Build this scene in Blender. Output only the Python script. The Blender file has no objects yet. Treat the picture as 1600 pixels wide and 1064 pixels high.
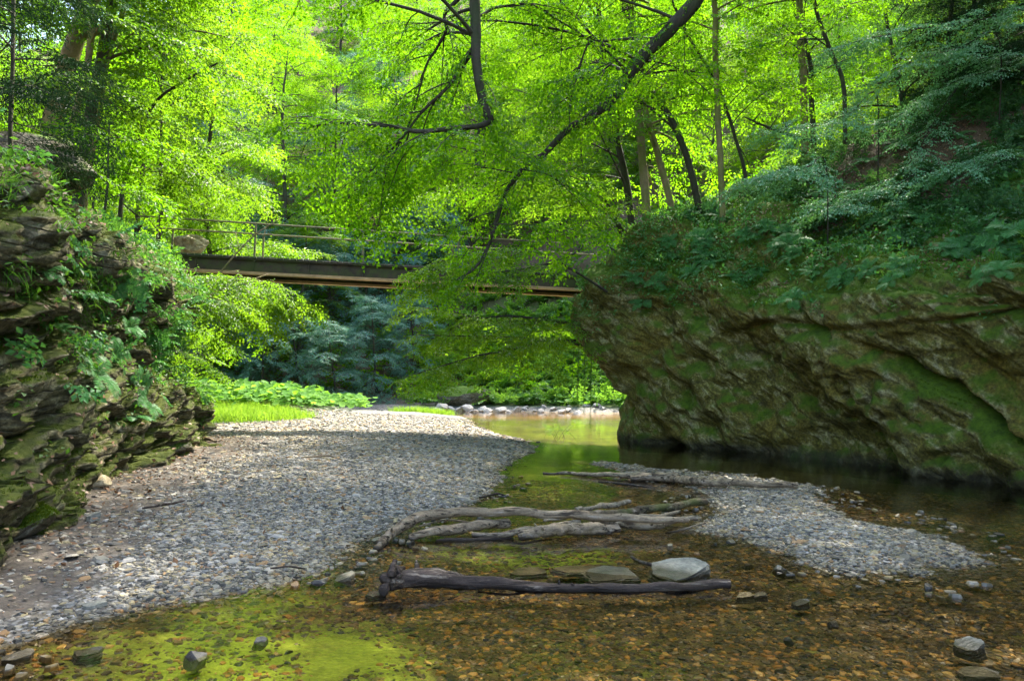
import bpy, bmesh, math
import numpy as np
from mathutils import Vector, Matrix

scene = bpy.context.scene
col = scene.collection
R = math.radians
rng = np.random.default_rng(7)

# ------------------------------------------------------------------ camera
PITCH = math.atan(68 / 1066.7)
CAM = np.array([0.0, 0.0, 1.6])
cd = bpy.data.cameras.new('camera')
cam = bpy.data.objects.new('camera', cd)
col.objects.link(cam)
cam.location = CAM
cam.rotation_euler = (R(90) + PITCH, 0, 0)
cd.lens = 24
cd.sensor_width = 36
cd.clip_start = 0.05
cd.clip_end = 2000
scene.camera = cam


def ray(px, py):
    u = (px - 800) / 1066.7
    v = (532 - py) / 1066.7
    c, s = math.cos(PITCH), math.sin(PITCH)
    return np.array([u, c - v * s, s + v * c])


def P(px, py, y):
    """photo position (1600 px wide) at forward distance y -> world point"""
    d = ray(px, py)
    return CAM + d * (y / d[1])


def PZ(px, py, z=0.0):
    d = ray(px, py)
    return CAM + d * ((z - CAM[2]) / d[2])


# ------------------------------------------------------------------ noise
_perm = np.random.default_rng(3).permutation(256)
_perm = np.concatenate([_perm, _perm, _perm])
_g = np.random.default_rng(4).normal(size=(256, 3))
_g /= np.linalg.norm(_g, axis=1)[:, None]


def perlin(p, seed=0):
    p = np.asarray(p, float) + seed * 17.13
    i = np.floor(p).astype(int)
    f = p - i
    i &= 255
    u = f * f * f * (f * (f * 6 - 15) + 10)
    out = 0
    for dx in (0, 1):
        for dy in (0, 1):
            for dz in (0, 1):
                h = _perm[_perm[_perm[(i[:, 0] + dx) & 255] + ((i[:, 1] + dy) & 255)] + ((i[:, 2] + dz) & 255)]
                g = _g[h]
                d = (g * (f - np.array([dx, dy, dz]))).sum(1)
                w = (u[:, 0] if dx else 1 - u[:, 0]) * (u[:, 1] if dy else 1 - u[:, 1]) * (u[:, 2] if dz else 1 - u[:, 2])
                out = out + w * d
    return out * 1.6


def fbm(p, octaves=4, seed=0, gain=0.5):
    a, s, o = 1.0, 1.0, 0
    for k in range(octaves):
        o = o + a * perlin(np.asarray(p) * s, seed + k)
        a *= gain
        s *= 2.03
    return o


def cells(p, seed=0):
    """voronoi: nearest distance, gap to the second, random value of the nearest cell"""
    p = np.asarray(p, float)
    i = np.floor(p).astype(int)
    f1 = np.full(len(p), 9.0)
    f2 = np.full(len(p), 9.0)
    rv = np.zeros(len(p))
    for dx in (-1, 0, 1):
        for dy in (-1, 0, 1):
            for dz in (-1, 0, 1):
                c = i + np.array([dx, dy, dz])
                h = _perm[_perm[_perm[(c[:, 0] + seed) & 255] + (c[:, 1] & 255)] + (c[:, 2] & 255)]
                q = c + 0.5 + 0.42 * _g[h]
                d = np.linalg.norm(p - q, axis=1)
                near = d < f1
                f2 = np.where(near, f1, np.minimum(f2, d))
                rv = np.where(near, _perm[h + 31] / 255.0, rv)
                f1 = np.where(near, d, f1)
    return f1, f2 - f1, rv


def sstep(a, b, x):
    t = np.clip((x - a) / (b - a), 0, 1)
    return t * t * (3 - 2 * t)


def spline(pts, n):
    """Catmull-Rom through pts (any width), n samples"""
    p = np.asarray(pts, float)
    m = len(p)
    q = np.vstack([2 * p[0] - p[1], p, 2 * p[-1] - p[-2]])
    t = np.linspace(0, m - 1 - 1e-6, n)
    k = t.astype(int)
    u = (t - k)[:, None]
    a, b, c, d = q[k], q[k + 1], q[k + 2], q[k + 3]
    return 0.5 * (2 * b + (c - a) * u + (2 * a - 5 * b + 4 * c - d) * u ** 2 + (3 * b - a - 3 * c + d) * u ** 3)


# ------------------------------------------------------------------ mesh helpers
class Geo:
    """collects numpy pieces, links them as ONE mesh object"""

    def __init__(self):
        self.v, self.f, self.r, self.m, self.n = [], [], [], [], 0

    def add(self, v, f, rnd=0.5, mi=0):
        v = np.asarray(v, np.float32).reshape(-1, 3)
        f = np.asarray(f, np.int64)
        self.v.append(v)
        self.f.append(f + self.n)
        self.r.append(np.broadcast_to(np.asarray(rnd, np.float32), (len(f),)))
        self.m.append(np.full(len(f), mi, np.int32))
        self.n += len(v)
        return self

    def mesh(self, name, mats, smooth=False):
        me = bpy.data.meshes.new(name)
        v = np.concatenate(self.v)
        me.vertices.add(len(v))
        me.vertices.foreach_set('co', v.ravel())
        tot = np.concatenate([np.full(len(f), f.shape[1], np.int32) for f in self.f])
        lv = np.concatenate([f.ravel() for f in self.f]).astype(np.int32)
        me.loops.add(len(lv))
        me.loops.foreach_set('vertex_index', lv)
        me.polygons.add(len(tot))
        st = np.zeros(len(tot), np.int32)
        st[1:] = np.cumsum(tot)[:-1]
        me.polygons.foreach_set('loop_start', st)
        me.polygons.foreach_set('loop_total', tot)
        me.polygons.foreach_set('material_index', np.concatenate(self.m))
        me.polygons.foreach_set('use_smooth', np.full(len(tot), smooth, bool))
        at = me.attributes.new('rnd', 'FLOAT', 'FACE')
        at.data.foreach_set('value', np.concatenate(self.r).astype(np.float32))
        for m in (mats if isinstance(mats, (list, tuple)) else [mats]):
            me.materials.append(m)
        me.update(calc_edges=True)
        return me

    def build(self, name, mats, parent=None, smooth=False):
        return link(name, self.mesh(name, mats, smooth), parent)


def link(name, me, parent=None):
    o = bpy.data.objects.new(name, me)
    col.objects.link(o)
    if parent is not None:
        o.parent = parent
    return o


def empty(name, loc=(0, 0, 0)):
    o = bpy.data.objects.new(name, None)
    col.objects.link(o)
    o.location = loc
    o.empty_display_size = 0.2
    return o


def tag(o, label=None, cat=None, group=None, kind=None):
    if label:
        o['label'] = label
    if cat:
        o['category'] = cat
    if group:
        o['group'] = group
    if kind:
        o['kind'] = kind
    return o


def copy_tree(o, parent=None):
    c = o.copy()
    col.objects.link(c)
    c.parent = parent
    for ch in list(o.children):
        copy_tree(ch, c)
    return c


def tube(pts, rad, sides=8, caps=True, rough=0.0, seed=0):
    """verts, quads (and end fans) of a tube along pts with per-point radius"""
    p = np.asarray(pts, float)
    n = len(p)
    rad = np.broadcast_to(np.asarray(rad, float), (n,))
    t = np.gradient(p, axis=0)
    t /= np.linalg.norm(t, axis=1)[:, None] + 1e-9
    ref = np.array([0.31, 0.2, 0.93]) if abs(t[0][2]) < 0.9 else np.array([1.0, 0.1, 0])
    a = np.cross(t, ref)
    a /= np.linalg.norm(a, axis=1)[:, None] + 1e-9
    b = np.cross(t, a)
    an = np.linspace(0, 2 * np.pi, sides, endpoint=False)
    rr = rad[:, None] * np.ones((n, sides))
    ring = a[:, None, :] * np.cos(an)[None, :, None] + b[:, None, :] * np.sin(an)[None, :, None]
    if rough:
        base = (p[:, None, :] + ring * rr[..., None]).reshape(-1, 3)
        rr = rr * (1 + rough * fbm(base * np.array([4.0, 9, 9]), 4, seed, 0.6).reshape(n, sides))
    v = (p[:, None, :] + ring * rr[..., None]).reshape(-1, 3)
    i = np.arange(n - 1)[:, None] * sides
    j = np.arange(sides)[None, :]
    k = (j + 1) % sides
    f = np.stack([i + j, i + k, i + sides + k, i + sides + j], -1).reshape(-1, 4)
    extra = None
    if caps:
        v = np.vstack([v, p[:1], p[-1:]])
        c0, c1 = n * sides, n * sides + 1
        jj = np.arange(sides)
        kk = (jj + 1) % sides
        e0 = np.stack([kk, jj, np.full(sides, c0)], -1)
        e1 = np.stack([(n - 1) * sides + jj, (n - 1) * sides + kk, np.full(sides, c1)], -1)
        extra = np.vstack([e0, e1])
    return v, f, extra


def add_tube(g, pts, rad, sides=8, caps=True, rnd=0.5, mi=0, rough=0.0, seed=0):
    v, f, e = tube(pts, rad, sides, caps, rough, seed)
    n0 = g.n
    g.add(v, f, rnd, mi)
    if e is not None:
        g.f.append(e + n0)
        g.r.append(np.full(len(e), rnd, np.float32))
        g.m.append(np.full(len(e), mi, np.int32))


def add_box(g, c, half, axes=np.eye(3), rnd=0.5, mi=0):
    s = np.array([[x, y, z] for x in (-1, 1) for y in (-1, 1) for z in (-1, 1)], float) * np.asarray(half)
    v = np.asarray(c) + s @ np.asarray(axes)
    f = [[0, 1, 3, 2], [4, 6, 7, 5], [0, 4, 5, 1], [2, 3, 7, 6], [0, 2, 6, 4], [1, 5, 7, 3]]
    g.add(v, f, rnd, mi)


# ------------------------------------------------------------------ node helpers
def new_mat(name):
    m = bpy.data.materials.new(name)
    m.use_nodes = True
    nt = m.node_tree
    nt.nodes.clear()
    return m, nt, nt.nodes.new('ShaderNodeOutputMaterial')


def nd(nt, typ, ins=None, **props):
    n = nt.nodes.new('ShaderNode' + typ)
    for k, v in props.items():
        setattr(n, k, v)
    for k, v in (ins or {}).items():
        s = n.inputs[k]
        if isinstance(v, bpy.types.NodeSocket):
            nt.links.new(v, s)
        else:
            if isinstance(v, tuple) and len(v) == 3 and s.type == 'RGBA':
                v = v + (1,)
            s.default_value = v
    return n


def ramp(nt, fac, stops, interp='LINEAR'):
    n = nt.nodes.new('ShaderNodeValToRGB')
    n.color_ramp.interpolation = interp
    els = n.color_ramp.elements
    while len(els) < len(stops):
        els.new(0.5)
    for e, (p, c) in zip(els, stops):
        e.position = p
        e.color = tuple(c) + (1,) if len(c) == 3 else c
    nt.links.new(fac, n.inputs['Fac'])
    return n.outputs['Color']


def val(nt, fac, a, b):
    """remap 0..1 clamp"""
    n = nd(nt, 'MapRange', {'Value': fac, 'From Min': a, 'From Max': b})
    return n.outputs[0]


def mixc(nt, fac, a, b, blend='MIX'):
    n = nd(nt, 'Mix', None, data_type='RGBA', blend_type=blend)
    for s, v in ((n.inputs[0], fac), (n.inputs[6], a), (n.inputs[7], b)):
        if isinstance(v, bpy.types.NodeSocket):
            nt.links.new(v, s)
        else:
            s.default_value = v + (1,) if isinstance(v, tuple) and len(v) == 3 else v
    return n.outputs[2]


def mth(nt, op, a, b=0.5):
    n = nd(nt, 'Math', {0: a, 1: b}, operation=op)
    return n.outputs[0]


def noise(nt, vec, scale, detail=5, rough=0.55, dist=0.0):
    return nd(nt, 'TexNoise', {'Vector': vec, 'Scale': scale, 'Detail': detail, 'Roughness': rough, 'Distortion': dist}).outputs['Fac']


def objvec(nt, scale=(1, 1, 1), rot=(0, 0, 0)):
    tc = nd(nt, 'TexCoord').outputs['Object']
    if any(rot):                                                  # turn first, stretch afterwards
        tc = nd(nt, 'Mapping', {'Vector': tc, 'Rotation': rot}).outputs['Vector']
        rot = (0, 0, 0)
    return nd(nt, 'Mapping', {'Vector': tc, 'Scale': scale, 'Rotation': rot}).outputs['Vector']


def upness(nt):
    g = nd(nt, 'NewGeometry').outputs['Normal']
    return nd(nt, 'SeparateXYZ', {0: g}).outputs['Z']


def zpos(nt):
    g = nd(nt, 'NewGeometry').outputs['Position']
    return nd(nt, 'SeparateXYZ', {0: g}).outputs['Z']


def rnd_attr(nt):
    return nd(nt, 'Attribute', None, attribute_name='rnd').outputs['Fac']


def bump(nt, h, strength=0.5, dist=0.02, nrm=None):
    ins = {'Height': h, 'Strength': strength, 'Distance': dist}
    if nrm is not None:
        ins['Normal'] = nrm
    return nd(nt, 'Bump', ins).outputs['Normal']


def leaf_mat(name, refl, trans, k=0.5, gloss=0.06, var=0.35):
    """thin leaf: diffuse + translucent + a little gloss; refl/trans = (dark, light) colour pairs picked per leaf"""
    m, nt, out = new_mat(name)
    r = rnd_attr(nt)
    rc = ramp(nt, r, [(0, refl[0]), (1, refl[1])])
    tc = ramp(nt, r, [(0, trans[0]), (1, trans[1])])
    d = nd(nt, 'BsdfDiffuse', {'Color': rc}).outputs[0]
    t = nd(nt, 'BsdfTranslucent', {'Color': tc}).outputs[0]
    mx = nd(nt, 'MixShader', {0: k, 1: d, 2: t}).outputs[0]
    gl = nd(nt, 'BsdfGlossy', {'Color': (1.0, 1.0, 1.0), 'Roughness': 0.6}).outputs[0]
    fr = nd(nt, 'LayerWeight', {'Blend': 0.2}).outputs['Fresnel']
    f2 = mth(nt, 'MULTIPLY', fr, gloss * 0.9)
    mx = nd(nt, 'MixShader', {0: f2, 1: mx, 2: gl}).outputs[0]
    nt.links.new(mx, out.inputs[0])
    return m


def principled(nt, out, color, rough=0.8, nrm=None, spec=0.5):
    ins = {'Base Color': color, 'Roughness': rough, 'Specular IOR Level': spec}
    if nrm is not None:
        ins['Normal'] = nrm
    b = nd(nt, 'BsdfPrincipled', ins)
    nt.links.new(b.outputs[0], out.inputs[0])
    return b


M = {}


def rock_mat(name, dark, mid, light, moss, moss_lo, moss_hi, strata_rot, wet=True, ochre=(0.145, 0.105, 0.014), mossamt=1.0, stretch=(1, 1, 3.0), frac=2.2, fracamt=0.6):
    m, nt, out = new_mat(name)
    v = objvec(nt)
    vs = objvec(nt, stretch, strata_rot)
    n1 = noise(nt, v, 0.7, 6, 0.6, 0.3)
    n2 = noise(nt, vs, 3.0, 9, 0.65, 0.6)
    n3 = noise(nt, v, 20, 8, 0.72)
    c = ramp(nt, n2, [(0.30, dark), (0.5, mid), (0.70, light)])
    c = mixc(nt, val(nt, n1, 0.5, 0.68), c, mixc(nt, n2, ochre, mid))
    c = mixc(nt, 0.85, c, ramp(nt, n3, [(0.34, (0.12, 0.12, 0.12)), (0.5, (0.48, 0.48, 0.48)), (0.66, (0.98, 0.98, 0.98))]), 'OVERLAY')
    # fractures: thin beds broken into plates, cracks darkened as cavity shade
    fr_ = nd(nt, 'TexVoronoi', {'Vector': mixc(nt, 0.12, vs, nd(nt, 'TexNoise', {'Vector': vs, 'Scale': 1.6, 'Detail': 4}).outputs['Color']), 'Scale': frac, 'Randomness': 0.95}, feature='DISTANCE_TO_EDGE').outputs['Distance']
    fk = val(nt, fr_, 0.0, 0.07)
    c = mixc(nt, mth(nt, 'MULTIPLY', mth(nt, 'SUBTRACT', 1.0, fk), fracamt), c, (0.012, 0.010, 0.006))
    # lichen flecks
    li = val(nt, noise(nt, v, 5.5, 8, 0.75), 0.60, 0.72)
    c = mixc(nt, mth(nt, 'MULTIPLY', li, 0.6), c, light)
    # moss: on faces that look up, broken by noise
    up = upness(nt)
    mn = noise(nt, v, 1.6, 8, 0.7)
    mk = mth(nt, 'ADD', mth(nt, 'MULTIPLY', up, 0.55), mth(nt, 'MULTIPLY', mn, 1.3))
    mk = mth(nt, 'MULTIPLY', val(nt, mk, moss_lo, moss_hi), mossamt)
    mcol = ramp(nt, noise(nt, v, 9, 6, 0.7), [(0.3, moss[0]), (0.7, moss[1])])
    c = mixc(nt, mk, c, mcol)
    rg = 0.85
    if wet:
        w = val(nt, mth(nt, 'ADD', zpos(nt), mth(nt, 'MULTIPLY', noise(nt, v, 2.5, 3), -0.3)), 0.12, -0.05)
        c = mixc(nt, w, c, mixc(nt, 0.75, c, (0.015, 0.013, 0.01)))
    h = mth(nt, 'ADD', mth(nt, 'MULTIPLY', n2, 1.2), mth(nt, 'MULTIPLY', n3, 0.5))
    h = mth(nt, 'ADD', h, mth(nt, 'MULTIPLY', fk, fracamt * 0.8))
    h = mth(nt, 'ADD', h, mth(nt, 'MULTIPLY', noise(nt, v, 60, 4, 0.7), mth(nt, 'ADD', mth(nt, 'MULTIPLY', mk, 0.35), 0.1)))
    principled(nt, out, c, rg, bump(nt, h, 0.9, 0.06), 0.3)
    return m


M['rock_right'] = rock_mat('mossy ochre rock', (0.024, 0.022, 0.004), (0.118, 0.106, 0.018), (0.36, 0.34, 0.19),
                           ((0.028, 0.060, 0.003), (0.095, 0.165, 0.006)), 0.68, 0.96, (R(-40.7), R(-17.5), 0), stretch=(0.9, 0.9, 2.2), frac=1.1, fracamt=0.38)
M['rock_left'] = rock_mat('layered grey schist', (0.026, 0.024, 0.010), (0.105, 0.096, 0.046), (0.29, 0.27, 0.18),
                          ((0.026, 0.042, 0.003), (0.085, 0.105, 0.007)), 0.70, 0.94, (R(-8), R(-14), 0), ochre=(0.12, 0.085, 0.04), stretch=(0.8, 0.8, 3.6), frac=1.9, fracamt=0.75)
M['boulder_mossy'] = rock_mat('mossy boulder', (0.05, 0.05, 0.035), (0.12, 0.11, 0.08), (0.26, 0.25, 0.2),
                              ((0.03, 0.075, 0.006), (0.09, 0.16, 0.014)), 0.88, 1.0, (0, 0, 0))


def stone_mat(name, dark, mid, light, wetz=None):
    m, nt, out = new_mat(name)
    v = objvec(nt)
    n = noise(nt, v, 7, 7, 0.65)
    c = ramp(nt, n, [(0.32, dark), (0.5, mid), (0.7, light)])
    c = mixc(nt, 0.5, c, ramp(nt, noise(nt, v, 45, 4), [(0.3, (0.3, 0.3, 0.3)), (0.7, (0.9, 0.9, 0.9))]), 'OVERLAY')
    rg = 0.8
    if wetz is not None:
        w = val(nt, mth(nt, 'ADD', zpos(nt), mth(nt, 'MULTIPLY', n, -0.02)), wetz + 0.012, wetz - 0.008)
        c = mixc(nt, w, c, mixc(nt, 0.82, c, (0.03, 0.024, 0.014)))
        rg = mth(nt, 'SUBTRACT', 0.8, mth(nt, 'MULTIPLY', w, 0.45))
    principled(nt, out, c, rg, bump(nt, mth(nt, 'ADD', n, mth(nt, 'MULTIPLY', noise(nt, v, 70, 3), 0.3)), 0.6, 0.02), 0.4)
    return m


M['stone_pale'] = stone_mat('pale grey stone', (0.10, 0.10, 0.08), (0.185, 0.18, 0.145), (0.28, 0.27, 0.22), 0.02)
M['stone_dark'] = stone_mat('dark wet stone', (0.05, 0.05, 0.055), (0.14, 0.14, 0.15), (0.30, 0.30, 0.31), 0.03)
M['stone_tan'] = stone_mat('tan stone', (0.14, 0.11, 0.06), (0.28, 0.23, 0.14), (0.42, 0.37, 0.26), 0.02)
M['stone_far'] = stone_mat('far bank stone', (0.12, 0.115, 0.105), (0.24, 0.23, 0.21), (0.38, 0.37, 0.35))


def gravel_mat():
    m, nt, out = new_mat('gravel stones')
    r = rnd_attr(nt)
    c = ramp(nt, r, [(0.0, (0.06, 0.063, 0.068)), (0.15, (0.14, 0.14, 0.14)), (0.3, (0.25, 0.245, 0.23)), (0.42, (0.20, 0.18, 0.13)),
                     (0.52, (0.29, 0.285, 0.27)), (0.64, (0.215, 0.225, 0.24)), (0.76, (0.30, 0.27, 0.18)), (0.86, (0.36, 0.36, 0.37)),
                     (0.93, (0.24, 0.16, 0.09)), (1.0, (0.50, 0.49, 0.46))], 'CONSTANT')
    c = mixc(nt, 1.0, c, (0.95, 0.88, 0.74), 'MULTIPLY')
    v = objvec(nt)
    n = noise(nt, v, 30, 5, 0.65)
    c = mixc(nt, 0.5, c, ramp(nt, n, [(0.3, (0.3, 0.3, 0.3)), (0.7, (0.72, 0.72, 0.72))]), 'OVERLAY')
    # wet rim at the water line, golden algae film below it
    z = mth(nt, 'ADD', zpos(nt), mth(nt, 'MULTIPLY', mth(nt, 'SUBTRACT', noise(nt, v, 1.3, 4), 0.5), 0.05))
    wet = val(nt, z, 0.085, 0.012)
    c = mixc(nt, mth(nt, 'MULTIPLY', wet, 0.55), c, mixc(nt, 1.0, c, (0.42, 0.36, 0.22), 'MULTIPLY'))
    under = val(nt, z, 0.012, -0.03)
    gold = mixc(nt, 1.0, c, ramp(nt, r, [(0.0, (0.16, 0.12, 0.04)), (0.5, (0.44, 0.29, 0.06)), (0.72, (0.58, 0.37, 0.06)), (0.86, (1.3, 0.72, 0.04)), (1.0, (1.6, 1.25, 0.45))]), 'MULTIPLY')
    c = mixc(nt, mth(nt, 'MULTIPLY', under, 0.9), c, gold)
    rg = mth(nt, 'SUBTRACT', 0.75, mth(nt, 'MULTIPLY', wet, 0.4))
    principled(nt, out, c, rg, bump(nt, n, 0.4, 0.01), 0.4)
    return m


M['gravel'] = gravel_mat()


def ground_mat():
    """stream bed, sand, soil and leaf-litter slopes of the one terrain sheet"""
    m, nt, out = new_mat('stream ground')
    v = objvec(nt)
    z = zpos(nt)
    n1 = noise(nt, v, 1.2, 6, 0.6)
    n2 = noise(nt, v, 9, 6, 0.65)
    n3 = noise(nt, v, 40, 4, 0.65)
    vo = nd(nt, 'TexVoronoi', {'Vector': v, 'Scale': 22.0, 'Randomness': 1.0})
    cell = nd(nt, 'SeparateXYZ', {0: vo.outputs['Color']}).outputs[0]
    grav = ramp(nt, cell, [(0.0, (0.13, 0.13, 0.125)), (0.3, (0.22, 0.215, 0.20)), (0.6, (0.30, 0.29, 0.26)), (0.85, (0.24, 0.25, 0.27)), (1, (0.40, 0.39, 0.37))])
    grav = mixc(nt, val(nt, vo.outputs['Distance'], 0.25, 0.6), grav, (0.07, 0.065, 0.055))
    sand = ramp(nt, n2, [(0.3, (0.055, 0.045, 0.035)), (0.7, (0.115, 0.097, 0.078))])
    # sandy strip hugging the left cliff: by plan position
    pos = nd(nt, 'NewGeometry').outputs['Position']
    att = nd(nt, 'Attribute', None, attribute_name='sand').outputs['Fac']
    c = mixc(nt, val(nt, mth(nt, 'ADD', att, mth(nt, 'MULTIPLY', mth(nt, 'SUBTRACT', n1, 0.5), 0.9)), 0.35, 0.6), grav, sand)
    # bed under water
    bed = ramp(nt, noise(nt, v, 14, 5, 0.7), [(0.3, (0.024, 0.017, 0.003)), (0.55, (0.066, 0.046, 0.008)), (0.75, (0.13, 0.09, 0.016))])
    algae_refl = nd(nt, 'Attribute', None, attribute_name='algae').outputs['Fac']  # algae, plus green painted for the channel's reflection and the far pool's depth
    acol = ramp(nt, noise(nt, objvec(nt, (1, 2.6, 1)), 16, 10, 0.85, 0.8), [(0.3, (0.06, 0.085, 0.006)), (0.52, (0.20, 0.25, 0.012)), (0.72, (0.36, 0.41, 0.035))])
    bed = mixc(nt, val(nt, mth(nt, 'ADD', algae_refl, mth(nt, 'ADD', mth(nt, 'MULTIPLY', mth(nt, 'SUBTRACT', n1, 0.5), 2.2), mth(nt, 'MULTIPLY', mth(nt, 'SUBTRACT', n2, 0.5), 1.0))), 0.15, 0.85), bed, acol)
    och = nd(nt, 'Attribute', None, attribute_name='ochre').outputs['Fac']
    bed = mixc(nt, och, bed, mixc(nt, n2, (0.20, 0.11, 0.03), (0.42, 0.27, 0.09)))
    c = mixc(nt, val(nt, z, 0.02, -0.02), c, bed)
    # hill soil with leaf litter
    hill = nd(nt, 'Attribute', None, attribute_name='hill').outputs['Fac']
    lit = ramp(nt, n3, [(0.3, (0.030, 0.020, 0.012)), (0.5, (0.085, 0.055, 0.032)), (0.7, (0.19, 0.125, 0.08))])
    lit = mixc(nt, val(nt, n1, 0.52, 0.66), lit, ramp(nt, n2, [(0.3, (0.02, 0.04, 0.008)), (0.7, (0.05, 0.10, 0.012))]))
    c = mixc(nt, hill, c, lit)
    gr = nd(nt, 'Attribute', None, attribute_name='grassy').outputs['Fac']
    c = mixc(nt, gr, c, ramp(nt, n2, [(0.3, (0.03, 0.06, 0.01)), (0.7, (0.09, 0.15, 0.02))]))
    h = mth(nt, 'ADD', mth(nt, 'MULTIPLY', n2, 0.6), mth(nt, 'ADD', mth(nt, 'MULTIPLY', n3, 0.35), mth(nt, 'MULTIPLY', vo.outputs['Distance'], -0.5)))
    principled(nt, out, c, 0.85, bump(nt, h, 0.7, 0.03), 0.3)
    return m


M['ground'] = ground_mat()


def water_mat():
    m, nt, out = new_mat('clear stream water')
    v = objvec(nt, (1.0, 0.55, 1.0))
    h = mth(nt, 'ADD', noise(nt, v, 5.5, 3, 0.55, 0.4), mth(nt, 'MULTIPLY', noise(nt, v, 18, 3, 0.5), 0.35))
    calm = val(nt, noise(nt, v, 0.55, 3), 0.35, 0.65)
    b = nd(nt, 'Bump', {'Height': h, 'Strength': mth(nt, 'ADD', mth(nt, 'MULTIPLY', calm, 0.16), 0.05), 'Distance': 0.05}).outputs['Normal']
    tr = nd(nt, 'BsdfTransparent', {'Color': (0.93, 0.90, 0.80)}).outputs[0]
    gl = nd(nt, 'BsdfGlossy', {'Color': (1.0, 1.0, 1.0), 'Roughness': 0.02, 'Normal': b}).outputs[0]
    fr = nd(nt, 'Fresnel', {'IOR': 1.33, 'Normal': b}).outputs[0]
    nt.links.new(nd(nt, 'MixShader', {0: fr, 1: tr, 2: gl}).outputs[0], out.inputs[0])
    return m


M['water'] = water_mat()


def bark_mat(name, dark, light, moss=None, mossamt=0.5, scale=6, grain=(1, 1, 0.35), patch=False):
    m, nt, out = new_mat(name)
    v = objvec(nt, grain)
    n = noise(nt, v, scale, 7, 0.65, 0.5)
    n2 = noise(nt, objvec(nt), scale * 5, 4, 0.6)
    c = ramp(nt, n, [(0.3, dark), (0.7, light)])
    c = mixc(nt, 0.4, c, ramp(nt, n2, [(0.3, (0.3, 0.3, 0.3)), (0.7, (0.8, 0.8, 0.8))]), 'OVERLAY')
    if patch:                                                     # remnants of dark bark, bleached streaks
        c = mixc(nt, val(nt, noise(nt, objvec(nt, (0.5, 1.6, 1.6)), 4.5, 6, 0.7), 0.53, 0.61), c, mixc(nt, n2, (0.014, 0.011, 0.009), (0.085, 0.06, 0.04)))
        c = mixc(nt, mth(nt, 'MULTIPLY', val(nt, noise(nt, objvec(nt, (0.3, 3, 3)), 5, 5, 0.7), 0.56, 0.66), 0.7), c, (0.36, 0.30, 0.23))
    if moss:
        c = mixc(nt, mth(nt, 'MULTIPLY', val(nt, noise(nt, objvec(nt), 2.2, 5), 0.42, 0.6), mossamt), c, moss)
    if patch:                                                     # drying cracks along the grain, dark wet underside
        ck = val(nt, noise(nt, objvec(nt, (0.35, 6, 6)), 5, 3, 0.5), 0.40, 0.36)
        c = mixc(nt, mth(nt, 'MULTIPLY', ck, 0.8), c, (0.012, 0.009, 0.007))
        n = mth(nt, 'SUBTRACT', n, mth(nt, 'MULTIPLY', ck, 0.5))
        wt = val(nt, mth(nt, 'ADD', zpos(nt), mth(nt, 'MULTIPLY', n2, -0.03)), 0.035, 0.0)
        c = mixc(nt, mth(nt, 'MULTIPLY', wt, 0.7), c, (0.014, 0.011, 0.009))
    principled(nt, out, c, 0.85, bump(nt, mth(nt, 'ADD', n, mth(nt, 'MULTIPLY', n2, 0.4)), 0.9, 0.02), 0.25)
    return m


M['bark'] = bark_mat('dark bark', (0.018, 0.015, 0.011), (0.06, 0.05, 0.036), (0.035, 0.055, 0.012), 0.45)
M['bark_warm'] = bark_mat('warm mossy bark', (0.09, 0.07, 0.035), (0.27, 0.20, 0.11), (0.13, 0.16, 0.025), 0.7)  # warm tone lightened to hold the sunlight on the trunks
M['driftwood'] = bark_mat('bleached driftwood', (0.085, 0.064, 0.042), (0.31, 0.24, 0.155), None, 0, 9, (0.22, 2.2, 2.2), True)
M['driftwood_wet'] = bark_mat('wet blackened driftwood', (0.010, 0.008, 0.008), (0.085, 0.062, 0.048), None, 0, 8, (0.22, 2.2, 2.2), True)
M['driftwood_pale'] = bark_mat('pale driftwood', (0.11, 0.088, 0.055), (0.32, 0.26, 0.175), None, 0, 9, (0.22, 2.2, 2.2), True)
M['driftwood_moss'] = bark_mat('mossy driftwood', (0.04, 0.03, 0.02), (0.15, 0.115, 0.07), (0.06, 0.08, 0.015), 0.7, 9, (0.22, 2.2, 2.2), True)

LM = {}
LM['beech'] = leaf_mat('beech leaves', ((0.020, 0.070, 0.007), (0.045, 0.120, 0.010)), ((0.15, 0.42, 0.004), (0.32, 0.60, 0.010)), 0.55)
LM['beech_light'] = leaf_mat('lighter beech leaves', ((0.034, 0.095, 0.009), (0.065, 0.15, 0.015)), ((0.11, 0.28, 0.005), (0.25, 0.42, 0.014)), 0.6)  # lighter surface colour than the plain beech leaves
LM['shade'] = leaf_mat('shade leaves', ((0.060, 0.175, 0.130), (0.14, 0.30, 0.23)), ((0.06, 0.17, 0.05), (0.11, 0.27, 0.07)), 0.4, 0.10)  # blue-green stands in for sky-lit shade on the far trees
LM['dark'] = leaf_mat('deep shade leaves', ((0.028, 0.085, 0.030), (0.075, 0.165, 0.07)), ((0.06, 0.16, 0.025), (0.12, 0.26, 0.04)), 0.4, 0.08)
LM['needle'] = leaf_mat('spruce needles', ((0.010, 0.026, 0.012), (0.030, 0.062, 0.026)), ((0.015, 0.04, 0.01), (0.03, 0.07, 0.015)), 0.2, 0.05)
LM['fern'] = leaf_mat('fern fronds', ((0.045, 0.16, 0.045), (0.11, 0.28, 0.09)), ((0.06, 0.20, 0.02), (0.12, 0.30, 0.04)), 0.4, 0.05)
LM['herb'] = leaf_mat('herb leaves', ((0.025, 0.080, 0.014), (0.065, 0.15, 0.030)), ((0.10, 0.28, 0.015), (0.20, 0.42, 0.03)), 0.45, 0.05)
LM['butterbur'] = leaf_mat('butterbur leaves', ((0.06, 0.15, 0.03), (0.12, 0.24, 0.06)), ((0.18, 0.42, 0.02), (0.32, 0.58, 0.05)), 0.45, 0.08)
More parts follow.
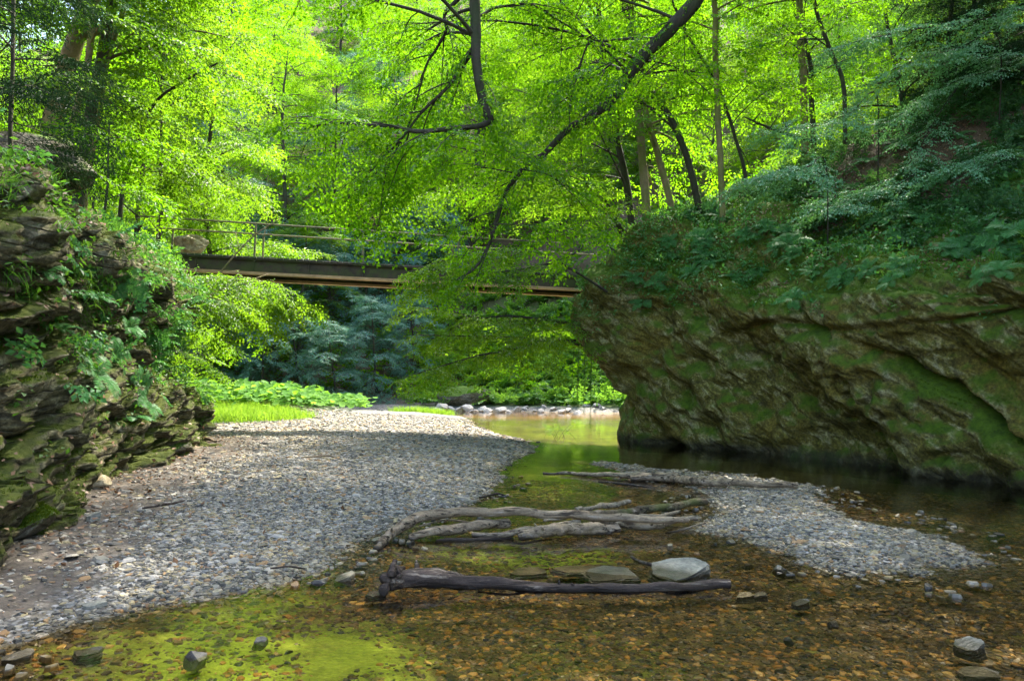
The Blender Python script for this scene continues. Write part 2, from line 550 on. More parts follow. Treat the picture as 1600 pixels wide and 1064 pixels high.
LM['grass'] = leaf_mat('grass blades', ((0.06, 0.15, 0.015), (0.14, 0.24, 0.03)), ((0.22, 0.45, 0.02), (0.42, 0.62, 0.05)), 0.5, 0.04)
LM['moss_strand'] = leaf_mat('moss strands', ((0.032, 0.062, 0.004), (0.09, 0.135, 0.008)), ((0.05, 0.10, 0.008), (0.12, 0.19, 0.012)), 0.35, 0.0)
LM['litter'] = leaf_mat('dead leaves', ((0.075, 0.038, 0.018), (0.26, 0.165, 0.105)), ((0.08, 0.04, 0.015), (0.16, 0.08, 0.03)), 0.15, 0.05)
LM['pale'] = leaf_mat('pale shade leaves', ((0.08, 0.22, 0.10), (0.17, 0.36, 0.20)), ((0.10, 0.26, 0.05), (0.16, 0.36, 0.08)), 0.35, 0.12)

# ================================================================== TERRAIN
BANK = np.array([(-5, -8), (-4.4, -1), (-3.7, 2.6), (-3.1, 4.16), (-2.3, 5.25), (-1.65, 6.3), (-1.5, 7.2), (-0.95, 8.4), (-0.45, 9.5), (-0.35, 11.5), (-0.10, 14.0),
                 (0.55, 16.8), (0.45, 19.0), (-0.6, 22.5), (-1.5, 26.5), (-2.2, 33), (-4, 36.5), (-9, 38.5), (-30, 39), (-60, 39), (-60, -8)], float)
ISLE = np.array([(1.9, 13.7), (2.5, 13.6), (3.2, 12.8), (4.5, 11.2), (4.45, 9.8), (4.4, 7.8), (4.5, 6.45), (3.6, 5.9), (2.75, 5.85), (2.35, 6.45), (2.35, 7.4), (2.65, 8.9), (3.2, 10.0), (2.7, 11.0), (1.95, 11.8)], float)
FAR = np.array([(-120, 41), (-30, 41), (-14, 41.5), (-9, 42.5), (-4, 42), (0, 40.5), (4, 38.5), (9, 37.5), (15, 35), (24, 30), (40, 27), (120, 24), (120, 260), (-120, 260)], float)
LEFT = np.array([(-5.2, -10), (-4.9, 1), (-4.55, 4), (-4.55, 6.2), (-5.3, 8.6), (-6.0, 11), (-6.3, 13.2), (-6.75, 14.6), (-8.2, 15.6), (-10.5, 16.6), (-12.5, 19), (-15.5, 24),
                 (-18.5, 31), (-21, 42), (-25, 60), (-130, 90), (-130, -10)], float)
RIGHT = np.array([(9.9, -10), (9.3, 2), (8.6, 7), (7.7, 10.3), (6.9, 12.6), (5.8, 15.4), (4.2, 17.6), (2.9, 18.8), (2.75, 19.6), (3.4, 20.8), (6, 22.6), (11, 24), (20, 24.5), (40, 22), (130, 10), (130, -10)], float)


def sdist(x, y, poly):
    """signed distance, positive inside"""
    x = np.asarray(x, float)
    y = np.asarray(y, float)
    d = np.full(x.shape, 1e9)
    ins = np.zeros(x.shape, bool)
    n = len(poly)
    for i in range(n):
        ax, ay = poly[i]
        bx, by = poly[(i + 1) % n]
        ex, ey = bx - ax, by - ay
        t = np.clip(((x - ax) * ex + (y - ay) * ey) / (ex * ex + ey * ey), 0, 1)
        d = np.minimum(d, np.hypot(x - ax - t * ex, y - ay - t * ey))
        c = ((ay > y) != (by > y)) & (x < ex * (y - ay) / (by - ay + 1e-12) + ax)
        ins ^= c
    return np.where(ins, d, -d)


def ztop_right(y):
    return 4.3 + 1.6 * sstep(13, 18, y)


def ztop_left(y):
    return 4.15 - 0.05 * sstep(6, 13, y)


def height(x, y, full=False):
    x = np.asarray(x, float)
    y = np.asarray(y, float)
    p = np.stack([x, y, x * 0], -1).reshape(-1, 3)
    wob = (0.22 * perlin(p * 0.9, 5) + 0.10 * perlin(p * 2.7, 6)).reshape(x.shape)
    near = sstep(40, 20, y)
    db = sdist(x, y, BANK) + wob
    di = sdist(x, y, ISLE) - 0.08 + wob * 1.9 + (0.16 * perlin(p * 5.0, 13)).reshape(x.shape)
    df = sdist(x, y, FAR) + wob * 2
    dl = sdist(x, y, LEFT)
    dr = sdist(x, y, RIGHT)
    lump = (0.05 * perlin(p * 0.55, 8) + 0.018 * perlin(p * 2.2, 9)).reshape(x.shape)
    bed = -0.055 - 0.07 * sstep(0, 1.6, -np.maximum(db, di)) - 0.16 * sstep(1.0, 3.5, -db) * sstep(0.2, 1.6, -di) * sstep(8.5, 10.5, y) * near
    bed = bed + lump * 0.7
    hb = 0.40 * (1 - np.exp(-np.maximum(db, 0) / 3.2)) + 0.02 * np.tanh(db * 6) + lump * sstep(0, 1.5, db)
    hb = hb + 0.55 * sstep(0, 1, 1 - np.hypot((x + 12.5) / 6.5, (y - 32) / 9))          # the overgrown hump beyond the left cliff
    hi = (0.070 * (1 - np.exp(-np.maximum(di, 0) / 0.6)) + 0.010 * np.tanh(di * 5)) * sstep(12.0, 9.8, y) + 0.012 * sstep(9.8, 12, y) + lump * 0.6
    sh = sstep(-0.75, 0.12, db)
    h = bed * (1 - sh) + hb * sh
    si = sstep(-0.8, 0.12, di)
    h = np.maximum(h, bed * (1 - si) + hi * si)
    hf = 0.30 * sstep(-0.5, 1.5, df) + np.maximum(df - 2.5, 0) * (0.55 + 0.42 * sstep(0, 22, df)) - 0.14 * sstep(0.5, -0.8, df)
    h = np.where(df > -1.0, np.maximum(hf, np.where(df > 0, hf, h)), h)
    big = (1.2 * perlin(p * 0.12, 11) + 0.35 * perlin(p * 0.45, 12)).reshape(x.shape)
    zt = ztop_right(y)
    cl = sstep(0.9, 1.7, dr)
    hr = zt * 4.35 / 4.4 - 0.25 + 0.72 * np.clip(dr - 1.1, 0, 2.1)
    hr = hr + np.maximum(dr - 3.2, 0) * 0.80 + big * sstep(3, 9, dr)
    h = np.where(dr > 0.9, h * (1 - cl) + hr * cl, h)
    zl = ztop_left(y)
    back = sstep(15.5, 20, y)                                       # past the cliff the left bank is a plain slope
    cl = sstep(0.9, 1.7, dl) * (1 - back) + sstep(0.0, 5.0, dl) * back
    hl = zl * (0.93 + 0.10 * np.clip(dl - 1.0, 0, 2.2)) * (1 - back) + back * (0.5 + 0.62 * dl)
    hl = hl + np.maximum(dl - 2.6, 0) * (0.95 * (1 - back) + 0.1 * back) + big * sstep(3, 9, dl)
    h = np.where(dl > 0.0, np.maximum(h * (1 - cl) + hl * cl, h * (1 - cl)), h)
    h = np.minimum(h, 75 + big)
    if full:
        return h, dict(db=db, di=di, df=df, dl=dl, dr=dr)
    return h


def G(px, py, lo=3.0, hi=140.0):
    """first hit of the photo ray with the terrain"""
    d = ray(px, py)
    t = np.linspace(lo, hi, 3000)
    q = CAM + d[None] * t[:, None]
    under = q[:, 2] < height(q[:, 0], q[:, 1])
    return q[np.argmax(under)] if under.any() else q[-1]


def zat(x, y):
    return float(height(np.array([x]), np.array([y]))[0])


def axis_pts(fine0, fine1, step, lo, hi, grow=1.07):
    mid = list(np.arange(fine0, fine1 + 1e-6, step))
    a, s = mid[0], step
    left = []
    while a > lo:
        s *= grow
        a -= s
        left.append(a)
    b, s = mid[-1], step
    right = []
    while b < hi:
        s *= grow
        b += s
        right.append(b)
    return np.array(left[::-1] + mid + right)


X = axis_pts(-10.5, 11.5, 0.10, -120, 120)
Y = axis_pts(1.5, 24, 0.10, -12, 170, 1.05)
gx, gy = np.meshgrid(X, Y)
gz, fld = height(gx, gy, True)
nx, ny = len(X), len(Y)
pp = np.stack([gx, gy, gz], -1).reshape(-1, 3)
idx = np.arange(nx * ny).reshape(ny, nx)
quads = np.stack([idx[:-1, :-1], idx[:-1, 1:], idx[1:, 1:], idx[1:, :-1]], -1).reshape(-1, 4)
g = Geo().add(pp, quads)
ter = g.build('ground', M['ground'], smooth=True)
tag(ter, kind='structure')
me = ter.data


def vattr(name, arr):
    a = me.attributes.new(name, 'FLOAT', 'POINT')
    a.data.foreach_set('value', np.asarray(arr, np.float32).ravel())


hillm = np.maximum(sstep(0.5, 1.2, fld['dl']), np.maximum(sstep(0.5, 1.2, fld['dr']), sstep(1.5, 3.5, fld['df'])))
vattr('hill', hillm)
vattr('sand', 1 - sstep(0.3, 2.3, -fld['dl']) + 0.25 * sstep(10, 16, gy) * sstep(3, 1, -fld['dl']))
algae_refl = np.maximum(1 - np.hypot((gx + 1.6) / 1.5, (gy - 4.3) / 1.3), 1 - np.hypot((gx - 0.1) / 1.5, (gy - 7.0) / 0.7) * 1.0)
algae_refl = np.maximum(algae_refl, 1 - np.hypot((gx - 0.6) / 1.3, (gy - 12.5) / 3.5))  # green painted into the channel bed to stand in for reflected foliage
vattr('ochre', sstep(33, 36, gy) * sstep(-6, -2, gx) * 0.9)
vattr('algae', np.maximum(np.clip(algae_refl, 0, 1) * 1.2, 0.45 * sstep(19, 23, gy) * sstep(36, 33, gy)))  # far-pool band is bed greened to stand in for deep water
grassy = sstep(0.2, 0.6, 1 - np.hypot((gx + 12.5) / 6.5, (gy - 31) / 10)) * sstep(0, 1, fld['db'])
grassy = np.maximum(grassy, sstep(0.5, 2.5, fld['df']) * sstep(16, 8, fld['df']) * sstep(-5, -1, gx))
vattr('grassy', grassy)

# ------------------------------------------------------------------ water
wx = np.linspace(-45, 60, 40)
wy = np.linspace(-12, 62, 40)
ax_, ay_ = np.meshgrid(wx, wy)
i2 = np.arange(1600).reshape(40, 40)
g = Geo().add(np.stack([ax_, ay_, ax_ * 0], -1).reshape(-1, 3), np.stack([i2[:-1, :-1], i2[:-1, 1:], i2[1:, 1:], i2[1:, :-1]], -1).reshape(-1, 4))
tag(g.build('water', M['water'], smooth=True), kind='structure')

# ================================================================== ROCK FACES


def sweep_rock(name, mat, line, profile, ztop, disp, ns, ntt, inward_sign, poly, maxdir=40):
    b = spline(line, 900)
    seg = np.linalg.norm(np.diff(b, axis=0), axis=1)
    s = np.concatenate([[0], np.cumsum(seg)])
    su = np.linspace(0, s[-1], ns)
    b = np.stack([np.interp(su, s, b[:, k]) for k in (0, 1)], 1)
    t = np.gradient(b, axis=0)
    t /= np.linalg.norm(t, axis=1)[:, None]
    n = np.stack([t[:, 1], -t[:, 0]], 1) * inward_sign
    w = np.hanning(maxdir)
    w /= w.sum()
    npad = np.vstack([np.repeat(n[:1], maxdir, 0), n, np.repeat(n[-1:], maxdir, 0)])
    n = np.stack([np.convolve(npad[:, k], w, 'same') for k in (0, 1)], 1)[maxdir:-maxdir]
    n /= np.linalg.norm(n, axis=1)[:, None]
    pr = np.asarray(profile, float)
    L = np.concatenate([[0], np.cumsum(np.linalg.norm(np.diff(pr, axis=0), axis=1))])
    tu = np.linspace(0, L[-1], ntt)
    pr = spline(pr, 600)
    Lp = np.concatenate([[0], np.cumsum(np.linalg.norm(np.diff(pr, axis=0), axis=1))])
    o = np.interp(tu / L[-1] * Lp[-1], Lp, pr[:, 0])
    z = np.interp(tu / L[-1] * Lp[-1], Lp, pr[:, 1])
    zt = ztop(b[:, 1]) / 4.4
    xx = b[:, 0][:, None] + n[:, 0][:, None] * o[None]
    yy = b[:, 1][:, None] + n[:, 1][:, None] * o[None]
    zz = np.where(z[None] > 0, z[None] * zt[:, None], z[None] * np.ones((ns, 1)))
    # where the line bends, offsets bunch up: take the height of the top from the true distance to the edge
    dd = sdist(xx, yy, poly)
    oe = np.clip(np.minimum(o[None] * np.ones_like(dd), np.maximum(dd, 0.45)), 0.45, None)
    itop = np.argmax((pr[:, 0] > 0.45) & (pr[:, 1] > 3))
    ztp = np.interp(oe, pr[itop:, 0], pr[itop:, 1])
    zz = np.where((o[None] > 0.5) & (z[None] > 3), np.minimum(ztp, 4.45) * zt[:, None] + np.maximum(ztp - 4.45, 0), zz)
    p = np.stack([xx, yy, zz], -1)
    ds = np.gradient(p, axis=0)
    dt = np.gradient(p, axis=1)
    nr = np.cross(ds, dt)
    nr /= np.linalg.norm(nr, axis=-1)[..., None] + 1e-9
    out = np.stack([-n[:, 0], -n[:, 1], 0 * n[:, 0]], 1)
    mid = ntt // 3
    if (nr[ns // 2, mid] * out[ns // 2]).sum() < 0:
        nr = -nr
        flip = True
    else:
        flip = False
    pf = p.reshape(-1, 3)
    fade = (np.clip(o[None], -9, 9) * np.ones((ns, 1))).ravel()
    d, dz = disp(pf, fade)
    p2 = pf + nr.reshape(-1, 3) * d[:, None]
    p2[:, 2] += dz
    i = np.arange(ns * ntt).reshape(ns, ntt)
    q = np.stack([i[:-1, :-1], i[1:, :-1], i[1:, 1:], i[:-1, 1:]], -1).reshape(-1, 4)
    if flip:
        q = q[:, ::-1]
    gg = Geo().add(p2, q)
    ob = gg.build(name, mat, smooth=True)
    p3 = p2.reshape(ns, ntt, 3)
    a = np.cross(np.gradient(p3, axis=0), np.gradient(p3, axis=1)).reshape(-1, 3)
    area = np.linalg.norm(a, axis=1)
    a /= area[:, None] + 1e-9
    if (a * nr.reshape(-1, 3)).sum() < 0:
        a = -a
    return ob, p2, a, area


def strata(p, nrm, freq, seed, warp=0.35):
    """stepped ledges along tilted bedding planes"""
    nrm = np.asarray(nrm, float)
    nrm = nrm / np.linalg.norm(nrm)
    u = p @ nrm * freq + warp * fbm(p * 0.8, 3, seed)
    k = np.floor(u)
    f = u - k
    hsh = _perm[(k.astype(int) * 7 + seed) & 255] / 255.0
    hs2 = _perm[((k.astype(int) + 1) * 7 + seed) & 255] / 255.0
    return hsh + (hs2 - hsh) * sstep(0.8, 1.0, f), np.minimum(f, 1 - f)


def disp_right(p, o):
    d = 0.50 * fbm(p * 0.33, 2, 21) + 0.22 * fbm(p * np.array([0.9, 0.9, 1.3]), 3, 22)
    qb = p @ np.array([[1, 0, 0], [0, 0.72, 0.69], [0.3, -0.62, 0.72]]).T
    d += 0.40 * fbm(qb * np.array([0.30, 0.30, 0.85]), 2, 33)
    # slabs dipping towards the near side, seen as diagonal ridges running down to the right
    st, edge = strata(p, (0.30, -0.62, 0.72), 0.85, 5, 0.8)
    d += 0.44 * (st - 0.5) * sstep(16.8, 13.5, p[:, 1])
    st2, _ = strata(p, (0.30, -0.70, 0.60), 3.0, 9, 1.1)
    d += 0.085 * (st2 - 0.5)
    # one ledge with a deep crack under it along the middle
    lz = 2.85 + 0.35 * perlin(np.stack([p[:, 1] * 0.5, p[:, 0] * 0.5, p[:, 0] * 0], -1), 31) - 0.05 * (14 - p[:, 1])
    dz_ = p[:, 2] - lz
    crack = np.exp(-(dz_ / 0.07) ** 2) * sstep(17.0, 14.5, p[:, 1])
    d += 0.18 * sstep(-0.05, 0.12, dz_) * sstep(0.9, 0.3, dz_) * sstep(17.0, 14.5, p[:, 1]) - 0.16 * crack * np.clip(0.6 + 1.2 * perlin(p * 0.9, 36), 0, 1.2)
    # dark slot in the lower right corner
    sl = (p[:, 1] - 11.3) * 0.62 - (p[:, 2] - 1.25) * 0.78
    slot = np.exp(-((sl) / 0.10) ** 2) * sstep(2.6, 1.7, p[:, 2])
    d -= 0.55 * slot
    d -= 0.30 * sstep(0.0, -1.2, sl) * sstep(2.2, 1.0, p[:, 2]) * sstep(12.5, 10.5, p[:, 1])
    rid = 1 - np.abs(perlin(p * np.array([1.7, 1.7, 2.2]), 24))
    d += 0.05 * (rid - 0.7)
    d += 0.032 * fbm(p * np.array([3.0, 3.0, 4.0]), 4, 25, 0.6)
    # fibrous foliation: thin leaves of schist along the bedding
    q = p @ np.array([[1, 0, 0], [0, 0.72, 0.69], [0.2, -0.68, 0.70]]).T
    d += 0.04 * fbm(q * np.array([1.6, 1.6, 11.0]), 3, 27, 0.6)
    d *= 1 - 0.55 * sstep(1.0, 2.6, o)
    return d, 0.0


def disp_left(p, o):
    q = p @ np.array([[1, 0, 0.10], [0, 1, -0.16], [-0.10, 0.16, 1]])
    wv = np.stack([fbm(p * 0.7, 2, 41), fbm(p * 0.7, 2, 42), fbm(p * 0.7, 2, 43)], -1)
    f1, gap, rv = cells(q * np.array([0.75, 0.65, 1.7]) + 0.5 * wv, 3)
    d = 0.30 * (rv - 0.5) - 0.15 * sstep(0.08, 0.0, gap)
    f1, gap2, rv2 = cells(q * np.array([1.9, 1.6, 6.0]) + 0.7 * wv, 8)
    d += 0.20 * (rv2 - 0.5) - 0.07 * sstep(0.07, 0.0, gap2)
    lay = sstep(2.9, 1.9, p[:, 2])                                     # thin beds show most in the lower half
    st, ed = strata(p, (0.12, -0.18, 1.0), 4.2, 15, 0.9)
    d += 0.20 * (st - 0.5) * (0.4 + 0.6 * lay)
    st, ed = strata(p, (0.12, -0.18, 1.0), 12.0, 17, 1.4)
    d += 0.085 * (st - 0.5) * (0.3 + 0.7 * lay)
    d += 0.30 * fbm(p * 0.42, 2, 44) + 0.045 * fbm(p * 4.0, 4, 45, 0.6)
    # deep recess under the overhanging nose
    rec = np.exp(-((p[:, 2] - 2.15) / 0.38) ** 2) * sstep(11.0, 13.0, p[:, 1]) * 0.45
    d -= rec
    d *= 1 - 0.6 * sstep(1.0, 2.6, o)
    return d, 0.0


PR = [(1.2, -0.7), (0.75, -0.35), (0.42, 0.0), (0.22, 0.5), (0.0, 1.2), (-0.35, 2.0), (-0.62, 2.7), (-0.55, 3.3), (-0.1, 3.75), (0.45, 4.1), (1.1, 4.45), (2.0, 5.1), (3.2, 5.95)]
rock_r, RP, RN, RA = sweep_rock('rock_outcrop', M['rock_right'], [tuple(q) for q in RIGHT[:12]], PR, ztop_right, disp_right, 760, 250, 1, RIGHT)
tag(rock_r, 'huge overhanging mossy ochre rock face rising from the stream on the right', 'rock outcrop')
PL = [(-0.3, -0.5), (-0.35, -0.1), (-0.30, 0.3), (-0.20, 0.8), (-0.12, 1.3), (0.12, 1.9), (0.22, 2.5), (0.05, 3.1), (0.10, 3.6), (0.40, 4.05), (1.0, 4.45), (2.0, 4.85), (3.2, 5.25)]
rock_l, LP, LN, LA = sweep_rock('rock_cliff', M['rock_left'], [tuple(q) for q in LEFT[:12]], PL, ztop_left, disp_left, 760, 260, -1, LEFT)
tag(rock_l, 'layered dark schist cliff with mossy ledges on the left bank', 'cliff')

# ================================================================== GRAVEL
gr = np.random.default_rng(21)


def poly_stones(xy, size, z, seed, k=7, flat=0.32, sink=0.35, tilt=0.16):
    """flat angular pebbles, one bevelled plate each: returns verts, top faces, side faces, rnd"""
    rg = np.random.default_rng(seed)
    n = len(xy)
    an = (np.arange(k) / k * 2 * np.pi)[None] + rg.normal(0, 0.20, (n, k)) + rg.uniform(0, 6.28, (n, 1))
    rr = rg.uniform(0.70, 1.15, (n, k))
    el = rg.uniform(0.50, 0.95, (n, 1))
    rot = rg.uniform(0, np.pi, (n, 1))
    lx, ly = np.cos(an) * rr, np.sin(an) * rr * el
    cx = lx * np.cos(rot) - ly * np.sin(rot)
    cy = lx * np.sin(rot) + ly * np.cos(rot)
    th = (flat * rg.uniform(0.5, 1.5, (n, 1))) * size[:, None]
    tx, ty = rg.normal(0, tilt, (n, 1)), rg.normal(0, tilt, (n, 1))
    S = size[:, None]
    bot = np.stack([xy[:, :1] + cx * S, xy[:, 1:] + cy * S, z[:, None] - sink * th + 0 * cx + (cx * tx + cy * ty) * S], -1)
    f = rg.uniform(0.62, 0.86, (n, k))
    top = np.stack([xy[:, :1] + cx * S * f, xy[:, 1:] + cy * S * f, z[:, None] + (1 - sink) * th * rg.uniform(0.85, 1.15, (n, k)) + (cx * tx + cy * ty) * S * f], -1)
    v = np.concatenate([bot, top], 1)
    base = np.arange(n)[:, None] * (2 * k)
    ft = base + k + np.arange(k)[None]
    j = np.arange(k)
    jj = (j + 1) % k
    fs = (base[:, :, None] + np.stack([j, jj, jj + k, j + k], -1).reshape(1, -1)[:, None, :]).reshape(-1, 4)
    r = rg.uniform(0, 1, n)
    return v.reshape(-1, 3), ft, fs, r, np.repeat(r, k)


def stones_into(g, xy, size, z, seed, **kw):
    v, ft, fs, r, rs = poly_stones(xy, size, z, seed, **kw)
    n0 = g.n
    g.add(v, ft, r)
    g.f.append(fs + n0)
    g.r.append(rs.astype(np.float32))
    g.m.append(np.zeros(len(fs), np.int32))


def scatter(x0, x1, y0, y1, n, seed):
    rg = np.random.default_rng(seed)
    x = rg.uniform(x0, x1, n)
    y = rg.uniform(y0, y1, n)
    vis = np.abs(x) < 0.80 * y + 0.5
    return x[vis], y[vis]


dry = Geo()
wet = Geo()
for (y0, y1, n, s0, s1, sd) in ((3.0, 5.2, 46000, 0.009, 0.042, 1), (5.2, 8.0, 80000, 0.010, 0.044, 2), (8.0, 12.0, 80000, 0.014, 0.052, 3), (12.0, 18.0, 60000, 0.025, 0.075, 4), (18.0, 30.0, 42000, 0.04, 0.10, 5)):
    x, y = scatter(-0.78 * y1, 0.78 * y1, y0, y1, n, sd)
    h, F = height(x, y, True)
    rg = np.random.default_rng(100 + sd)
    big = rg.uniform(0, 1, len(x)) ** 3.2
    s = s0 + (s1 - s0) * big
    pz = np.stack([x, y, x * 0], -1)
    patch = fbm(pz * 0.8, 3, 55)
    frin = 0.5 + 0.5 * np.clip(fbm(pz * 1.6, 3, 57), -1, 1)
    land = (h > -0.012 - 0.045 * frin * rg.uniform(0, 1, len(x)) ** 1.5) & (F['dl'] < 0.3) & (F['dr'] < 0.2) & (F['df'] < 0)
    sandy = sstep(2.3, 0.5, -F['dl'] + 0.7 * patch) * 0.93                    # few stones on the sand under the cliff
    keep = land & (rg.uniform(0, 1, len(x)) > sandy)
    s = s * (1 + 0.22 * np.clip(patch, -1, 1))
    stones_into(dry, np.stack([x, y], -1)[keep], s[keep], h[keep] + 0.004, 200 + sd, k=7 if y1 < 9 else 6)
    if y1 <= 12:
        bedm = (h <= -0.012) & (F['dl'] < 0.3) & (F['dr'] < 0.4)
        algae = np.maximum(1 - np.hypot((x + 1.6) / 1.5, (y - 4.3) / 1.3), 1 - np.hypot((x - 0.1) / 1.5, (y - 7.0) / 0.7)) + 0.35 * patch
        keep = bedm & (rg.uniform(0, 1, len(x)) > 0.25 + 0.50 * sstep(0.0, 0.35, algae) + 0.25 * sstep(0.1, 0.5, -patch))
        stones_into(wet, np.stack([x, y], -1)[keep], s[keep] * 1.05, h[keep] + 0.002, 300 + sd, k=6, flat=0.22, tilt=0.08)
rg = np.random.default_rng(400)
x, y = scatter(-7, 6, 3.2, 14, 2600, 401)
h, F = height(x, y, True)
pz = np.stack([x, y, x * 0], -1)
cl_ = fbm(pz * 0.6, 2, 402)
k_ = (h > 0.0) & (F['dl'] < -0.2) & (rg.uniform(0, 1, len(x)) < 0.16 + 0.4 * sstep(0.1, 0.5, cl_))
stones_into(dry, np.stack([x, y], -1)[k_], rg.uniform(0.045, 0.095, k_.sum()), h[k_] + 0.012, 403, k=8, flat=0.20)
x, y = scatter(-5, 7, 3.2, 12, 13000, 404)
h, F = height(x, y, True)
pz = np.stack([x, y, x * 0], -1)
cl_ = fbm(pz * 0.9, 3, 405)
near_ = np.maximum(sstep(-1.0, 0.0, F['di']), 0.9 * sstep(-0.8, 0.0, F['db']))
right_ = 0.12 * sstep(1.8, 3.0, x) * sstep(9.0, 7.0, y)
k_ = (h <= 0.0) & (h > -0.09) & (F['dr'] < 0) & (rg.uniform(0, 1, len(x)) < (near_ * 0.55 + right_) * sstep(-0.25, 0.3, cl_))
sz_ = np.maximum(0.018 + 0.050 * rg.uniform(0, 1, k_.sum()) ** 2, -h[k_] * 0.75)
stones_into(dry, np.stack([x, y], -1)[k_], sz_, rg.uniform(-0.012, 0.012, k_.sum()), 406, k=7, flat=0.60, sink=0.78, tilt=0.14)
tag(dry.build('gravel', M['gravel']), kind='stuff')
tag(wet.build('stream_pebbles', M['gravel']), kind='stuff')


# ================================================================== SINGLE STONES
def rock_mesh(name, size, seed, mat, cuts=12, sub=4, rough=0.05, flatbottom=True):
    bm = bmesh.new()
    bmesh.ops.create_icosphere(bm, subdivisions=sub, radius=1.0)
    rg = np.random.default_rng(seed)
    v = np.array([q.co[:] for q in bm.verts])
    for k in range(cuts):
        n = rg.normal(size=3)
        n /= np.linalg.norm(n)
        off = rg.uniform(0.50, 0.78)
        d = v @ n - off
        v = v - np.where(d > 0, d * 0.985, 0)[:, None] * n
    v = v * (1 + rough * fbm(v * 2.2 + seed * 3.1, 3, seed)[:, None])
    v = v + 0.04 * np.stack([perlin(v * 0.9 + seed * 1.7, j) for j in range(3)], -1)
    v = v / np.abs(v).max(0) * np.asarray(size) * 0.5
    v[:, 2] -= v[:, 2].min()
    for q, c in zip(bm.verts, v):
        q.co = c
    me = bpy.data.meshes.new(name)
    bm.to_mesh(me)
    bm.free()
    me.materials.append(mat)
    return me


def slab_mesh(name, size, seed, mat, k=9, layers=5, wedge=0.3):
    """angular plate of schist: broken outline, layered sides, tilted split top"""
    rg = np.random.default_rng(seed)
    an = np.sort(np.linspace(0, 2 * np.pi, k, endpoint=False) + rg.normal(0, 0.22, k))
    rr = rg.uniform(0.72, 1.08, k) / np.maximum(np.abs(np.cos(an)), np.abs(np.sin(an))) ** 0.75
    m = 4                                                          # points per outline edge
    out = np.stack([np.cos(an) * rr, np.sin(an) * rr], -1)
    nx_ = np.roll(out, -1, 0)
    ring = np.concatenate([out + (nx_ - out) * t for t in np.arange(m) / m]).reshape(m, k, 2).transpose(1, 0, 2).reshape(-1, 2)
    ring = ring / np.abs(ring).max(0)
    n = len(ring)
    vs = []
    for j in range(layers * 2):
        zz = (j // 2 + (j % 2) * 0.92) / layers
        sc = (1.0 - 0.10 * (j // 2) / layers) * (1 + rg.normal(0, 0.025)) * (1 + 0.05 * rg.normal(size=(n, 1)) * 0.6)
        off = np.random.default_rng(seed * 31 + j // 2).normal(0, 0.035, 2)
        vs.append(np.concatenate([ring * sc + off, np.full((n, 1), zz)], 1))
    for sc in (0.66, 0.33):
        vs.append(np.concatenate([ring * sc, np.full((n, 1), 1.0)], 1))
    v = np.concatenate(vs)
    top = v[:, 2] > 0.9
    v = np.vstack([v, [[0, 0, 1.0]]])
    v[:, 2] *= 1 + wedge * v[:, 0] + 0.15 * v[:, 1]
    v[:, 2] += 0.05 * perlin(v * 2.2, seed) * (v[:, 2] > 0.5)
    v = v * np.asarray(size) * [0.5, 0.5, 0.85]
    L = len(vs)
    i = np.arange(L - 1)[:, None] * n
    j = np.arange(n)[None]
    f = np.stack([i + j, i + (j + 1) % n, i + n + (j + 1) % n, i + n + j], -1).reshape(-1, 4)
    g_ = Geo()
    g_.add(v, f)
    jj = np.arange(n)
    g_.f.append(np.stack([(L - 1) * n + jj, (L - 1) * n + (jj + 1) % n, np.full(n, L * n)], -1))
    g_.r.append(np.full(n, 0.5, np.float32))
    g_.m.append(np.zeros(n, np.int32))
    return g_.mesh(name, mat)


def stone_px(name, px, py, w, h, mat, label, seed, cat='stone', ratio=0.7, sink=0.25, yaw=0.0, dz=0.0, cuts=9, zb=None):
    """stone whose foot sits at photo (px,py), w x h photo pixels"""
    p = G(px, py)
    if p[2] < -0.02:
        p = PZ(px, py, -0.02)
        p[2] = zat(p[0], p[1])
        p = PZ(px, py, max(p[2], -0.05))
    if zb is not None:
        p = PZ(px, py, zb)
    k = p[1] / 1066.7
    if 'flat' in name or 'angular' in name:
        me = slab_mesh(name, (w * k, w * k * ratio, h * k / (1 - sink)), seed, M[mat], wedge=0.12 if 'flat' in name else 0.32)
    else:
        me = rock_mesh(name, (w * k, w * k * ratio, h * k / (1 - sink)), seed, M[mat], cuts, sub=5 if w > 60 else 4)
    o = link(name, me)
    o.location = (p[0], p[1] + w * k * ratio * 0.3, p[2] - sink * h * k / (1 - sink) + dz)
    o.rotation_euler = (0, 0, yaw)
    return tag(o, label, cat)


stone_px('flat_stone', 960, 911, 92, 12, 'stone_pale', 'pale flat slab lying in the water behind the middle of the black log', 3, ratio=0.85, yaw=0.25)
stone_px('angular_stone', 1067, 909, 100, 21, 'stone_pale', 'large pale angular block behind the thin right end of the black log', 5, ratio=0.95, yaw=0.3, cuts=12)
stone_px('flat_stone', 828, 901, 62, 8, 'stone_tan', 'small greenish slab in shallow water behind the black log, leftmost of its row', 8, ratio=0.6)
stone_px('flat_stone', 905, 897, 90, 7, 'stone_tan', 'long low ochre slab barely out of the water between two pale slabs', 9, ratio=0.5, yaw=-0.1)
stone_px('angular_stone', 1520, 1026, 46, 20, 'stone_pale', 'grey angular stone standing out of the shallow water at the lower right', 11, ratio=0.8, sink=0.15)
stone_px('angular_stone', 1532, 1064, 62, 13, 'stone_tan', 'long tan stone at the bottom right edge of the picture', 12, ratio=0.6, yaw=-0.4, sink=0.15)
stone_px('round_stone', 1221, 900, 26, 18, 'stone_pale', 'small rounded white stone alone at the tip of the right gravel bar', 13, sink=0.15)
stone_px('angular_stone', 1253, 950, 26, 10, 'stone_dark', 'small bluish grey stone in the water below the right gravel bar', 14, sink=0.2)
stone_px('angular_stone', 1188, 937, 24, 9, 'stone_pale', 'small pale flat stone in the water right of the black log tip', 15, sink=0.2)
